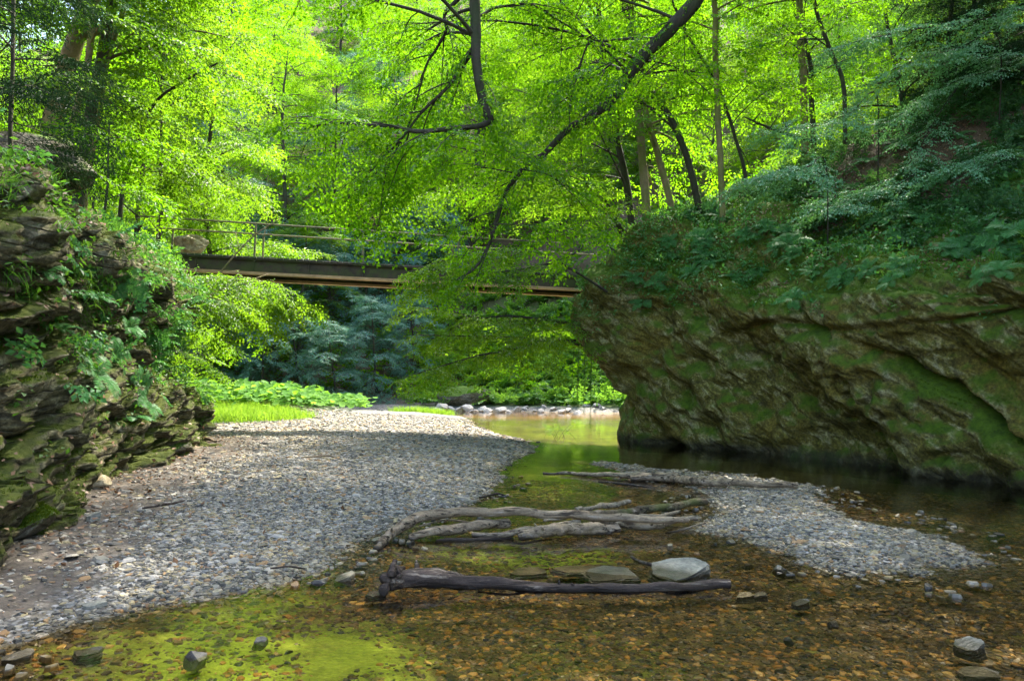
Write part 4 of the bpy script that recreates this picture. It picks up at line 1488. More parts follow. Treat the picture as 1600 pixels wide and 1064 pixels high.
for x, y, k, s in ((12.5, 23.2, 0, 0.9), (14.5, 23.6, 0, 0.95),
                   (-8.5, 58, 1, 1.25), (-2.5, 60, 0, 1.3), (4, 59, 1, 1.3), (20, 46, 0, 1.3), (23, 42, 1, 1.2), (-24, 52, 0, 1.3), (-18, 52, 1, 1.4), (-15, 57, 0, 1.4), (-30, 58, 0, 1.4), (13, 58, 1, 1.4), (-38, 52, 0, 1.4), (25, 52, 1, 1.4)):
    place(k, x, y, s)
# ------------------------------------------------------------------ trees on the left bank
def px_tree(name, label, pts, y, r0px, r1px, bark, leaf, seed, limbs, L, step=0.32, size=0.8, group=None, ns=5, sub=1.2, t0=0.45, droot=0.3, extend=4.0, cat='tree', yl=0.0, azr=(0, 6.28), curl=0.7, tpl=ST, el=(0.15, 0.7), drop=True, keep=1.0):
    """tree whose trunk runs through photo points pts (root first) at forward distance y (leaning by yl)"""
    w = Wood(seed)
    P3 = [P(px, py, y + yl * i / (len(pts) - 1)) for i, (px, py) in enumerate(pts)]
    root = P3[0].copy()
    root[2] = (min(root[2], max(zat(root[0], root[1]), root[2] - 1.2)) if drop else root[2]) - droot
    k = y / 1066.7
    d = P3[-1] - P3[-2]
    d = d / np.linalg.norm(d)
    tops = [P3[-1] + d * extend * 0.5 + np.array([0, 0, 0.1]), P3[-1] + d * extend + np.array([0, 0, 0.6])] if extend else []
    q, r = w.stem([root] + P3[1 if np.linalg.norm(P3[0] - root) < 0.6 else 0:] + tops, r0px * k, r1px * k, 34, 11, 0.8, 0.07, 0.06)
    for j in range(limbs):
        u = t0 + (0.97 - t0) * (j + w.rg.uniform(0, 0.9)) / limbs
        i = int(u * 33)
        az = w.rg.uniform(*azr)
        w.limb(q[i], az, w.rg.uniform(*el), L * w.rg.uniform(0.7, 1.15) * (1.1 - 0.5 * u), max(0.012, r[i] * 0.4), ns, sub, step, curl)
    return w.finish(name, label, cat, bark, leaf, size, group, base=root, tpl=tpl, keep=keep)


px_tree('beech_tree', 'thick mossy trunk leaning right above the left cliff, thickest of its group', [(78, 205), (95, 150), (112, 80), (140, 0)], 15.5, 15, 12, 'bark_warm', 'beech_light', 401, 12, 4.2, extend=5, t0=0.5)
px_tree('slim_tree', 'slender trunk with an orange lit foot leaning left of the dark stem', [(80, 285), (98, 235), (130, 130), (152, 0)], 14, 6, 4.5, 'bark_warm', 'beech_light', 402, 9, 3.2, extend=4, t0=0.45)
px_tree('beech_tree', 'straight dark mossy trunk just right of the slender leaning one', [(124, 290), (140, 190), (158, 90), (176, 0)], 15, 9, 7.5, 'bark', 'beech', 403, 10, 3.6, extend=5, t0=0.5)
px_tree('slim_tree', 'thin stem rising steeply right of the dark mossy trunk', [(133, 305), (152, 190), (168, 90), (190, 25)], 15.6, 5, 3.5, 'bark_warm', 'beech_light', 404, 9, 3.0, extend=4, t0=0.4)
px_tree('young_tree', 'young forked tree with a curved stem arching right above the left cliff', [(190, 312), (208, 240), (240, 165), (290, 125), (345, 100)], 16.5, 4, 1.5, 'bark', 'beech_light', 405, 9, 2.4, extend=0, t0=0.25, sub=1.0)
px_tree('sapling', 'thin dark sapling standing on the edge of the left cliff', [(164, 335), (169, 280), (171, 225), (172, 195)], 13.5, 2.6, 1.0, 'bark', 'beech', 406, 5, 1.0, extend=0, t0=0.35, sub=0.6, ns=4)
px_tree('sapling', 'thin dark stem at the left edge rising from the leaf litter', [(18, 290), (18, 220), (19, 140), (20, 60)], 9.0, 4, 2.5, 'bark', 'needle', 407, 14, 1.35, extend=2, t0=0.35, sub=0.9, ns=5, tpl=ST_NEEDLE, size=0.55, step=0.16, curl=0.5, el=(-0.1, 0.3))
px_tree('slim_tree', 'thin straight stem behind the railing at the left end of the bridge', [(250, 335), (252, 240), (252, 150), (255, 60)], 20, 2.5, 1.5, 'bark', 'beech_light', 408, 14, 2.8, extend=4, t0=0.15)
px_tree('slim_tree', 'slim tree with leafy boughs hanging over the left end of the bridge', [(330, 420), (322, 320), (330, 200), (350, 90)], 22, 4, 2, 'bark', 'beech_light', 409, 20, 3.4, extend=4, t0=0.05, size=0.85)
px_tree('slim_tree', 'leafy slim tree left of the footbridge standing farther back', [(215, 330), (225, 230), (215, 120), (222, 20)], 21, 4, 2, 'bark', 'beech_light', 410, 18, 3.2, extend=3, t0=0.1, size=0.85)
px_tree('bush', 'bright leafy bush growing from the cliff corner under the left end of the bridge', [(278, 505), (318, 468), (360, 448), (420, 430)], 15.0, 3, 1, 'bark_warm', 'beech_light', 411, 8, 1.5, extend=0, t0=0.15, sub=0.8, size=0.6, step=0.24, cat='bush', curl=1.2, droot=0.0, drop=False, yl=1.6)
px_tree('bush', 'pale green bough hanging low over the meadow left of the shaded trees', [(270, 455), (318, 452), (375, 460), (440, 480)], 15.4, 3, 1, 'bark_warm', 'beech_light', 412, 10, 1.9, extend=0, t0=0.2, sub=0.9, size=0.7, step=0.26, cat='bush', curl=1.4, droot=0.0, drop=False, yl=4.0)

# ------------------------------------------------------------------ trees on the right rock
right = [
    ('beech_tree', 'straight grey trunk at the very edge of the right rock above the bridge end', [(1012, 366), (1004, 250), (992, 110), (984, 0)], 19.5, 7.5, 5.5, 'bark_warm', 'beech', 421, 14, 4.2, 0.35),
    ('slim_tree', 'slim trunk leaning left just behind the trunk at the rock edge', [(1052, 338), (1030, 250), (1003, 150), (985, 60)], 19.4, 6, 4, 'bark_warm', 'beech', 422, 11, 3.6, 0.35),
    ('slim_tree', 'slim dark trunk curving left on top of the right rock', [(1092, 325), (1072, 240), (1045, 180), (1012, 135), (990, 60)], 19.0, 6, 4, 'bark', 'beech', 423, 11, 3.6, 0.35),
    ('slim_tree', 'straight slender trunk standing upright on the right slope', [(1128, 305), (1123, 200), (1118, 90), (1116, 0)], 18.0, 5, 4, 'bark_warm', 'beech', 424, 9, 3.4, 0.5),
    ('slim_tree', 'very thin leaning stem between the upright trunks on the right slope', [(1165, 275), (1150, 220), (1128, 150), (1095, 90)], 18.5, 3, 2, 'bark', 'beech', 425, 8, 2.6, 0.3),
    ('slim_tree', 'slender trunk on the right slope farthest up beside a dead leaning branch', [(1258, 232), (1256, 150), (1252, 70), (1250, 0)], 19.0, 6, 5, 'bark_warm', 'beech', 426, 9, 3.4, 0.45),
    ('slim_tree', 'thin stem close behind the trunk farthest up the right slope', [(1272, 225), (1268, 160), (1264, 90), (1240, 10)], 21.0, 4.5, 3.5, 'bark', 'beech', 427, 9, 3.2, 0.4),
    ('slim_tree', 'dark thin trunk slanting left in front of the shaded spruces', [(1318, 135), (1298, 80), (1280, 30), (1266, -20)], 17, 3.5, 2.5, 'bark', 'beech', 428, 7, 2.6, 0.3),
]
for nm, lab, pts, y, a, b, bk, lf, sd, nl, L, t0 in right:
    px_tree(nm, lab, pts, y, a, b, bk, lf, sd, nl, L, extend=4.0, t0=t0, size=0.72, step=0.30, keep=0.62)

# beech behind the nose: arching boughs over and under the bridge
w = Wood(430)
root = np.array([4.3, 20.6, zat(4.3, 20.6) - 0.4])
q, r = w.stem([root, P(985, 330, 20.6), P(960, 200, 20.4), P(940, 60, 20.2), P(930, -60, 20)], 0.13, 0.06, 30, 10)
for pts, y0, y1, r in (([(935, 545), (905, 540), (868, 528), (828, 538), (790, 548), (745, 556), (690, 572), (630, 590)], 20.2, 16.6, 0.05),
                       ([(935, 520), (885, 505), (838, 498), (795, 494), (752, 497), (710, 488), (660, 480)], 20.6, 17.6, 0.05),
                       ([(900, 532), (850, 530), (800, 527), (735, 525), (660, 524)], 19.8, 18, 0.035),
                       ([(985, 370), (930, 312), (880, 290), (800, 282), (740, 288), (690, 300), (600, 312)], 21.0, 18.5, 0.05),
                       ([(985, 370), (930, 320), (870, 280), (820, 255), (740, 215)], 20.4, 17.4, 0.05),
                       ([(975, 380), (950, 320), (915, 285), (905, 200), (890, 120)], 20.4, 18.2, 0.05),
                       ([(970, 470), (900, 425), (840, 395), (770, 390), (700, 405), (640, 425)], 18.2, 15.4, 0.04),
                       ([(975, 400), (930, 380), (880, 405), (820, 420), (760, 428), (700, 440), (650, 450)], 18.9, 15.8, 0.03)):
    n = len(pts)
    qq = spline([P(px, py, y0 + (y1 - y0) * i / (n - 1)) for i, (px, py) in enumerate(pts)], 22)
    w.twig_line(qq, r, 0.008, 7)
    u_ = 0.42 if pts[0][1] in (400, 470) else 0.10                # the boughs in front of the bridge are bare near the rock
    w.subs(qq, 17, 1.8 if u_ < 0.2 else 1.3, r * 0.35, 0.22, u_, 0.5)
    w.anchors(qq, 0.26, u_ + 0.05)
for j in range(14):
    i = 8 + int(j * 1.5)
    w.limb(q[i], w.rg.uniform(2.2, 4.6), w.rg.uniform(0.35, 0.95), w.rg.uniform(3, 4.6), 0.035, 7, 1.5, 0.28, 0.5)
w.finish('beech_tree', 'leafy beech behind the rock edge with boughs arching over and under the footbridge', 'tree', 'bark', 'beech_light', 0.66, base=root)

# ------------------------------------------------------------------ the overhanging beech in the foreground
w = Wood(440)
root = np.array([11.6, 12.4, zat(11.6, 12.4) - 0.4])
w.stem([root, root + [0.1, -0.3, 3.0], root + [0.0, -0.9, 6.0], root + [-0.2, -1.4, 9.5]], 0.24, 0.10, 26, 12)
fork = root + np.array([0.0, -0.8, 5.6])
for k in range(17):                                              # unseen crown limbs, added over the stream to shade the gravel
    az = 1.75 + 2.3 * k / 16 + w.rg.normal(0, 0.08)
    st_ = root + np.array([0.0, -1.2, 7.2 + 2.2 * (k % 3) / 2])
    q = w.arc(st_, az, 0.22 + 0.16 * (k % 3), w.rg.uniform(10, 16), 0.30, 12, 0.15)
    w.twig_line(q, 0.07, 0.012, 6)
    w.subs(q, 24, 3.2, 0.02, 0.42, 0.15, 0.4)
    w.anchors(q, 0.4, 0.3)
for k in range(6):  # more unseen limbs, added to block sun on the left gravel
    q = w.arc(root + np.array([0.0, -1.2, 6.2 + 0.5 * k]), 2.55 + 0.10 * k, 0.20, w.rg.uniform(13, 16), 0.25, 12, 0.12)
    w.twig_line(q, 0.07, 0.012, 6)
    w.subs(q, 22, 3.0, 0.02, 0.40, 0.35, 0.4)
    w.anchors(q, 0.4, 0.4)
n_big = sum(len(a) for a in w.pos)  # sprays up to here get larger leaves so the unseen crown shades more


def big_limb(pts, r, n=40, subs=14, sub=1.7, step=0.26, u0=0.3, rp=1.0, u_a=0.5):
    q = spline(pts, n)
    q += 0.05 * np.stack([perlin(q * 1.3, 70 + j) for j in range(3)], -1)
    add_tube(w.g, q, r[0] + (r[1] - r[0]) * np.linspace(0, 1, n) ** rp, 9, rough=0.12, seed=4)
    if subs:
        w.subs(q, subs, sub, 0.016, step, u0, 0.45)
    w.anchors(q, step, u_a)
    return q


LA_ = big_limb([fork, fork + [-1.6, -1.0, 1.2], P(1180, -110, 11.0), P(1085, 2, 11.2), P(1045, 45, 11.3), P(1000, 92, 11.4), P(958, 152, 11.4), P(915, 192, 11.4)], (0.16, 0.085), subs=8, u0=0.45, u_a=0.7)
LB_ = big_limb([P(918, 190, 11.4), P(885, 205, 11.3), P(850, 240, 11.2), P(820, 262, 11.1), P(795, 295, 11.0), P(775, 345, 10.9), P(762, 390, 10.8), P(745, 420, 10.7), P(715, 440, 10.6)], (0.065, 0.016), subs=10, sub=1.5, u0=0.12, u_a=0.75)
LC_ = big_limb([LA_[9], P(1150, -330, 10.2), P(900, -300, 9.6), P(748, -140, 9.3), P(741, -30, 9.3), P(742, 40, 9.3), P(742, 85, 9.3), P(750, 130, 9.3), P(766, 188, 9.3)], (0.10, 0.060), subs=4, u0=0.7, u_a=0.9)
LD_ = big_limb([P(767, 187, 9.3), P(745, 196, 9.2), P(700, 204, 9.1), P(650, 204, 9.0), P(600, 197, 8.9), P(550, 195, 8.8), P(505, 196, 8.8), P(460, 204, 8.8)], (0.045, 0.010), subs=12, sub=1.3, step=0.24, u0=0.1, u_a=0.15)
LE_ = big_limb([P(742, 70, 9.3), P(727, 90, 9.4), P(700, 132, 9.5), P(660, 175, 9.6), P(632, 212, 9.7), P(590, 260, 9.8), P(540, 310, 9.9)], (0.035, 0.008), subs=9, sub=1.2, step=0.24, u0=0.2, u_a=0.3)
LF_ = big_limb([P(742, -30, 9.3), P(715, -5, 9.5), P(693, 20, 9.6), P(697, 45, 9.6), P(680, 80, 9.7), P(662, 110, 9.8), P(640, 190, 9.9), P(610, 260, 10.0), P(585, 360, 10.1)], (0.035, 0.007), subs=9, sub=1.2, step=0.26, u0=0.25, u_a=0.4)
LG_ = big_limb([P(748, 22, 9.4), P(780, 12, 9.8), P(830, 10, 10.2), P(870, 32, 10.5), P(918, 62, 10.8), P(925, 65, 10.8)], (0.022, 0.012), subs=6, sub=1.2, u0=0.2)
LH_ = big_limb([P(920, 64, 10.8), P(905, 110, 10.8), P(893, 150, 10.8), P(888, 210, 10.8)], (0.018, 0.008), subs=5, sub=0.9, u0=0.1)
LI_ = big_limb([P(988, 98, 11.4), P(965, 90, 11.0), P(930, 118, 10.7), P(900, 122, 10.5), P(860, 128, 10.3)], (0.022, 0.007), subs=6, sub=1.2, u0=0.2)
LJ_ = big_limb([P(985, 100, 11.4), P(1020, 98, 11.8), P(1060, 108, 12.2), P(1110, 150, 12.6)], (0.02, 0.007), subs=6, sub=1.3, u0=0.2)
for pts in ([(760, 195), (790, 235), (830, 250)], [(655, 205), (690, 225), (740, 235), (825, 252)], [(545, 197), (530, 240), (520, 290)], [(640, 205), (620, 260), (600, 320), (590, 360)], [(700, 110), (690, 150), (640, 205)],
            [(815, 265), (860, 275), (900, 310), (940, 360)], [(800, 270), (750, 262), (700, 272)], [(775, 330), (730, 345), (690, 370)], [(770, 350), (830, 352), (900, 358)]):
    q = spline([P(px, py, 10.2 + 0.3 * i) for i, (px, py) in enumerate(pts)], 14)
    w.twig_line(q, 0.012, 0.004, 5)
    w.subs(q, 5, 0.9, 0.006, 0.25, 0.2, 0.5)
    w.anchors(q, 0.24, 0.3)
# high boughs that roof the channel above the frame
for k in range(16):
    i = 6 + k * 2
    w.limb(LA_[min(i, 30)] if k % 2 else LC_[min(i, 26)], w.rg.uniform(1.8, 4.6), w.rg.uniform(0.1, 0.7), w.rg.uniform(2.4, 4.2), 0.03, 7, 1.4, 0.30, 0.6)
w.finish('beech_tree', 'big beech rooted at the right whose dark knotted limbs hang across the upper middle', 'tree', 'bark', 'beech', 0.56, base=root, spread=0.6, keep=0.85, big=(n_big, 0.72))

# dead branches
def dead(name, pts, y0, y1, r, label, bark='bark'):
    n = len(pts)
    q = spline([P(px, py, y0 + (y1 - y0) * i / (n - 1)) for i, (px, py) in enumerate(pts)], 18)
    o = q[0].copy()
    g = Geo()
    add_tube(g, q - o, np.linspace(r, r * 0.35, 18), 7, rough=0.15)
    for i in (6, 9, 12, 14):
        d = unit(rng.normal(size=3) + [0, 0, 0.3])
        add_tube(g, [q[i] - o, q[i] - o + d * 0.25, q[i] - o + d * 0.4 + [0, 0, 0.05]], [r * 0.4, r * 0.25, r * 0.1], 5)
    ob = g.build(name, M[bark], smooth=True)
    ob.location = o
    return tag(ob, label, 'branch')


dead('dead_branch', [(320, 466), (345, 425), (395, 370), (438, 342)], 16.6, 17.2, 0.030, 'bare pale pole leaning against the left end of the bridge', 'bark_warm')
dead('dead_branch', [(1272, 222), (1225, 208), (1190, 195), (1163, 183)], 17.5, 16.8, 0.05, 'dead dark branch sticking out left from the right slope')

# ================================================================== PLANTS ON THE ROCKS
from mathutils.bvhtree import BVHTree


def bvh_of(o):
    me = o.data
    v = np.empty(len(me.vertices) * 3, np.float32)
    me.vertices.foreach_get('co', v)
    f = np.empty(len(me.loops), np.int32)
    me.loops.foreach_get('vertex_index', f)
    return BVHTree.FromPolygons([tuple(c) for c in v.reshape(-1, 3).tolist()], f.reshape(-1, 4).tolist())


BV = [bvh_of(rock_r), bvh_of(rock_l), bvh_of(ter)]


def hit(px, py):
    d = Vector(ray(px, py))
    best = None
    for b in BV:
        loc, nr, i, dist = b.ray_cast(Vector(CAM), d, 200)
        if loc is not None and (best is None or dist < best[2]):
            best = (np.array(loc), np.array(nr) * (-1 if nr.dot(d) > 0 else 1), dist)
    return best


def blades(g, pos, nrm, L, wd, seed, out=0.5, droop=0.8, seg=2):
    """narrow curved blades: grass, moss strands, hanging tufts"""
    rg = np.random.default_rng(seed)
    n = len(pos)
    L = np.broadcast_to(L, (n,)) * rg.uniform(0.6, 1.3, n)
    d = unit(nrm * out + np.array([0, 0, 1.0]) * (1 - out) + rg.normal(0, 0.35, (n, 3)))
    s = unit(np.cross(d, rg.normal(size=(n, 3))))
    p0 = pos
    p1 = pos + d * (L * 0.5)[:, None]
    d2 = unit(d + np.array([0, 0, -1.0]) * droop + rg.normal(0, 0.15, (n, 3)))
    p2 = p1 + d2 * (L * 0.5)[:, None]
    w = (np.broadcast_to(wd, (n,)) * 0.5)[:, None]
    v = np.stack([p0 - s * w, p0 + s * w, p1 + s * w * 0.8, p1 - s * w * 0.8, p2], 1).reshape(-1, 3)
    i = np.arange(n)[:, None] * 5
    r = rg.uniform(0, 1, n)
    n0 = g.n
    g.add(v, i + [[0, 1, 2, 3]], r)
    g.f.append(i + [[3, 2, 4]] + n0)
    g.r.append(r.astype(np.float32))
    g.m.append(np.zeros(n, np.int32))


def leaves_at(g, pos, nrm, L, seed, width=0.55, droop=0.5, outw=0.7):
    """single broad leaves leaning out from the surface"""
    rg = np.random.default_rng(seed)
    n = len(pos)
    L = np.broadcast_to(L, (n,)) * rg.uniform(0.6, 1.3, n)
    a = unit(nrm * outw + rg.normal(0, 0.6, (n, 3)) + [0, 0, -droop])
    up = unit(nrm * 0.5 + np.array([0, 0, 1.0]) + rg.normal(0, 0.3, (n, 3)))
    s = unit(np.cross(up, a))
    u = np.cross(a, s)
    b = pos + nrm * (0.03 + 0.10 * rg.uniform(0, 1, n))[:, None] + [0, 0, 0.02]
    hw = (L * width / 2)[:, None]
    Lc = L[:, None]
    v = np.stack([b, b + a * Lc * 0.4 + s * hw + u * Lc * 0.08, b + a * Lc, b + a * Lc * 0.4 - s * hw + u * Lc * 0.08], 1).reshape(-1, 3)
    i = np.arange(n)[:, None] * 4
    f = np.concatenate([i + [[0, 1, 2]], i + [[0, 2, 3]]], 1).reshape(-1, 3)
    g.add(v, f, np.repeat(rg.uniform(0, 1, n), 2))


def flat_leaves(g, pos, nrm, L, seed, width=0.6):
    """fallen leaves lying on a surface, curled a little"""
    rg = np.random.default_rng(seed)
    n = len(pos)
    L = np.broadcast_to(L, (n,)) * rg.uniform(0.6, 1.3, n)
    up = unit(nrm + rg.normal(0, 0.35, (n, 3)))
    a = unit(np.cross(up, rg.normal(size=(n, 3))))
    s = np.cross(up, a)
    b = pos + up * 0.006 + nrm * rg.uniform(0, 0.025, n)[:, None]
    Lc = L[:, None]
    c = up * Lc * rg.uniform(-0.05, 0.25, n)[:, None]
    v = np.stack([b - a * Lc * 0.5 + c * 0.6, b + s * Lc * width * 0.5 + c * 0.3, b + a * Lc * 0.5 + c, b - s * Lc * width * 0.5 + c * 0.3], 1).reshape(-1, 3)
    i = np.arange(n)[:, None] * 4
    f = np.concatenate([i + [[0, 1, 2]], i + [[0, 2, 3]]], 1).reshape(-1, 3)
    g.add(v, f, np.repeat(rg.uniform(0, 1, n), 2))


def pick(Pt, Nr, Ar, w, n, seed):
    rg = np.random.default_rng(seed)
    pr = Ar * w
    pr = pr / pr.sum()
    i = rg.choice(len(Pt), n, p=pr)
    j = rg.normal(0, 0.012, (n, 3))
    return Pt[i] + j, Nr[i]


# visible part only
def vismask(Pt):
    y = np.maximum(Pt[:, 1], 0.3)
    return (np.abs(Pt[:, 0] / y) < 0.85) & (Pt[:, 1] > 2)


def fuzz(Pt, sc, seed, lo, hi):
    return sstep(lo, hi, fbm(Pt * sc, 3, seed))


# --- right rock
vr = vismask(RP)
dR = sdist(RP[:, 0], RP[:, 1], RIGHT)
hang = vr * sstep(2.7, 4.0, RP[:, 2] + 0.5 * perlin(RP * 0.8, 61))
up = np.clip(RN[:, 2], 0, 1)
g = Geo()
p, n = pick(RP, RN, RA, vr * (0.25 + up) * (hang * 0.8 + 0.35 * fuzz(RP, 0.9, 62, 0.1, 0.5)) * (RN[:, 2] > -0.15) * (0.12 + fuzz(RP, 1.4, 63, -0.15, 0.25)), 90000, 1)
blades(g, p, n, 0.045, 0.007, 2, 0.6, 0.9)
p, n = pick(RP, RN, RA, vr * (0.06 + up) * sstep(2.2, 1.2, RP[:, 2]) * fuzz(RP, 1.1, 64, 0.0, 0.4), 16000, 3)
blades(g, p, n, 0.03, 0.006, 4, 0.6, 0.9)
tag(g.build('moss', LM['moss_strand']), kind='stuff')
g = Geo()
c, n = pick(RP, RN, RA, hang * fuzz(RP, 1.3, 65, 0.05, 0.3) * (RN[:, 2] > -0.4), 900, 5)
rg = np.random.default_rng(6)
k = 26
pp_ = np.repeat(c, k, 0) + rg.normal(0, 0.07, (len(c) * k, 3)) * [1.3, 1.3, 0.5]
blades(g, pp_, np.repeat(n, k, 0), 0.20, 0.012, 7, 0.65, 1.5)
tag(g.build('hanging_grass', LM['herb']), kind='stuff')
g = Geo()
c, n = pick(RP, RN, RA, hang * (0.3 + fuzz(RP, 0.8, 66, -0.1, 0.3)) * (0.4 + sstep(3.4, 4.4, RP[:, 2])) * (RN[:, 2] > -0.3), 2600, 8)
k = 9
pp_ = np.repeat(c, k, 0) + rg.normal(0, 0.09, (len(c) * k, 3))
leaves_at(g, pp_, np.repeat(n, k, 0), 0.095, 9)
tag(g.build('undergrowth', LM['fern']), kind='stuff')

# --- slopes above: litter, herbs, low green
tp = np.stack([gx, gy, gz], -1).reshape(ny, nx, 3)
tn = unit(np.cross(np.gradient(tp, axis=1), np.gradient(tp, axis=0))).reshape(-1, 3)
ta = np.linalg.norm(np.cross(np.gradient(tp, axis=1), np.gradient(tp, axis=0)), axis=-1).ravel()
TP = tp.reshape(-1, 3)
F = {k_: v_.ravel() for k_, v_ in fld.items()}
vt = vismask(TP)
nearw = 1 / (1 + (TP[:, 1] / 12) ** 2)
slopeR = vt * (F['dr'] > 1.5) * (TP[:, 1] < 26) * (TP[:, 1] > 4) * (F['dr'] < 16)
slopeL = vt * (F['dl'] > 1.5) * (TP[:, 1] < 30) * (TP[:, 1] > 3) * (F['dl'] < 14)
g = Geo()
p, n = pick(TP, tn, ta, (slopeR + slopeL) * nearw, 26000, 11)
flat_leaves(g, p, n, 0.07, 12)
p, n = pick(RP, RN, RA, vr * (RN[:, 2] > 0.45) * (RP[:, 2] > 3.6) * fuzz(RP, 0.7, 67, -0.1, 0.3), 5000, 13)
flat_leaves(g, p, n, 0.07, 14)
vl = vismask(LP)
p, n = pick(LP, LN, LA, vl * (LN[:, 2] > 0.35) * (0.10 + sstep(3.2, 4.2, LP[:, 2])) * (0.2 + fuzz(LP, 0.7, 68, 0.0, 0.4)), 16000, 15)
flat_leaves(g, p, n, 0.065, 16)
m = vt * (F['dl'] < 0.2) * (F['dl'] > -3.5) * (TP[:, 1] < 18) * (TP[:, 2] > 0.05)
p, n = pick(TP, tn, ta, m * (0.06 + sstep(-1.8, 0, F['dl'])), 1500, 17)
flat_leaves(g, p + [0, 0, 0.01], n, 0.06, 18)
tag(g.build('leaf_litter', LM['litter']), kind='stuff')
g = Geo()
p, n = pick(TP, tn, ta, slopeR * nearw * fuzz(TP, 0.5, 69, -0.35, 0.15), 3000, 21)
make_sprays(g, p + n * 0.06, unit(n + rg.normal(0, 0.6, n.shape)), 0.38, 22, ST_BIG, 0.3, 0.5)
tag(g.build('undergrowth', LM['dark']), kind='stuff')
g = Geo()
p, n = pick(TP, tn, ta, slopeL * nearw * (TP[:, 1] > 8.5) * fuzz(TP, 0.5, 70, -0.1, 0.3), 1800, 23)
make_sprays(g, p + n * 0.06, unit(n + rg.normal(0, 0.6, n.shape)), 0.26, 24, ST_BIG, 0.3, 0.5)
tag(g.build('undergrowth', LM['herb']), kind='stuff')

# --- left cliff
upl = np.clip(LN[:, 2], 0, 1)
g = Geo()
p, n = pick(LP, LN, LA, vl * (0.06 + upl) * (LN[:, 2] > -0.1) * fuzz(LP, 1.0, 71, -0.2, 0.3), 80000, 25)
blades(g, p, n, 0.035, 0.006, 26, 0.6, 0.8)
for o in list(col.objects):
    if o.name.startswith('boulder') and o.data and o.data.materials[0] == M['boulder_mossy'] and o.location.y < 20:
        vv = np.array([v.co[:] for v in o.data.vertices])
        nn = np.array([v.normal[:] for v in o.data.vertices])
        cz, sz = math.cos(o.rotation_euler.z), math.sin(o.rotation_euler.z)
        Rz = np.array([[cz, -sz, 0], [sz, cz, 0], [0, 0, 1]])
        vv, nn = vv @ Rz.T + np.array(o.location), nn @ Rz.T
        p, n = pick(vv, nn, np.ones(len(vv)), np.clip(nn[:, 2] - 0.15, 0, 1), 7000, 27)
        blades(g, p, n, 0.022, 0.005, 28, 0.6, 0.8)
tag(g.build('moss', LM['moss_strand']), kind='stuff')
g = Geo()
c, n = pick(LP, LN, LA, vl * sstep(0.7, 1.8, LP[:, 2]) * (0.2 + upl) * fuzz(LP, 1.0, 72, -0.15, 0.25), 1500, 29)
k = 9
leaves_at(g, np.repeat(c, k, 0) + rg.normal(0, 0.08, (len(c) * k, 3)), np.repeat(n, k, 0), 0.075, 30)
c, n = pick(LP, LN, LA, vl * sstep(2.2, 3.4, LP[:, 2]) * fuzz(LP, 1.2, 73, -0.1, 0.3), 420, 31)
k = 24
blades(g, np.repeat(c, k, 0) + rg.normal(0, 0.06, (len(c) * k, 3)), np.repeat(n, k, 0), 0.26, 0.010, 32, 0.6, 1.6)
tag(g.build('undergrowth', LM['herb']), kind='stuff')
g = Geo()
c, n = pick(LP, LN, LA, vl * (0.25 + sstep(8, 12, LP[:, 1])) * sstep(1.0, 2.2, LP[:, 2]) * fuzz(LP, 0.8, 74, -0.15, 0.3), 650, 33)
make_sprays(g, c + n * 0.05, unit(n + rg.normal(0, 0.5, n.shape)), 0.36, 34, ST_BIG, 0.3, 0.5)
tag(g.build('undergrowth', LM['fern']), kind='stuff')


# ------------------------------------------------------------------ ferns
def fern_mesh(seed, nf=8, L=0.6):
    rg = np.random.default_rng(seed)
    g = Geo()
    for j in range(nf):
        az = j / nf * 6.283 + rg.uniform(-0.3, 0.3)
        l = L * rg.uniform(0.7, 1.15)
        m = 20
        t = np.linspace(0, 1, m)
        e = 0.9 - 1.5 * t + rg.normal(0, 0.1)
        dx = np.cumsum(np.cos(e)) / m * l
        dz = np.cumsum(np.sin(e)) / m * l
        c = np.stack([np.cos(az) * dx, np.sin(az) * dx, dz], -1)
        side = np.array([-math.sin(az), math.cos(az), 0.0])
        tg = unit(np.gradient(c, axis=0))
        add_tube(g, c, np.linspace(0.004, 0.001, m), 3, caps=False, rnd=0.4)
        for sd in (-1, 1):
            w = l * 0.30 * np.sin(np.pi * np.clip(0.12 + 0.88 * t, 0, 1)) ** 0.8 + 0.005
            a = unit(side * sd + tg * 0.45 + rg.normal(0, 0.06, (m, 3)) + [0, 0, -0.15])
            hw = l / m * 0.42
            v = np.stack([c - tg * hw * 0.6, c + a * w[:, None] * 0.5 - tg * hw, c + a * w[:, None], c + a * w[:, None] * 0.5 + tg * hw, c + tg * hw * 0.6], 1)[2:].reshape(-1, 3)
            i = np.arange(m - 2)[:, None] * 5
            r = rg.uniform(0, 1, m - 2) * 0.5 + 0.25
            g.add(v, i + [[0, 1, 2, 3, 4]], r)
    return g.mesh('fern', LM['fern'])


FM = [fern_mesh(500 + k, 7 + k, 0.62) for k in range(4)]


def fern(px, py, s, label, group, k):
    h = hit(px, py)
    if h is None:
        return
    o = link('fern', FM[k % 4])
    p, n, _ = h
    o.location = p + n * 0.02
    z = unit(n * 0.75 + np.array([0, 0, 0.55]))
    o.rotation_euler = Vector(z).to_track_quat('Z', 'Y').to_euler()
    o.scale = (s, s, s)
    tag(o, label, 'fern', group)


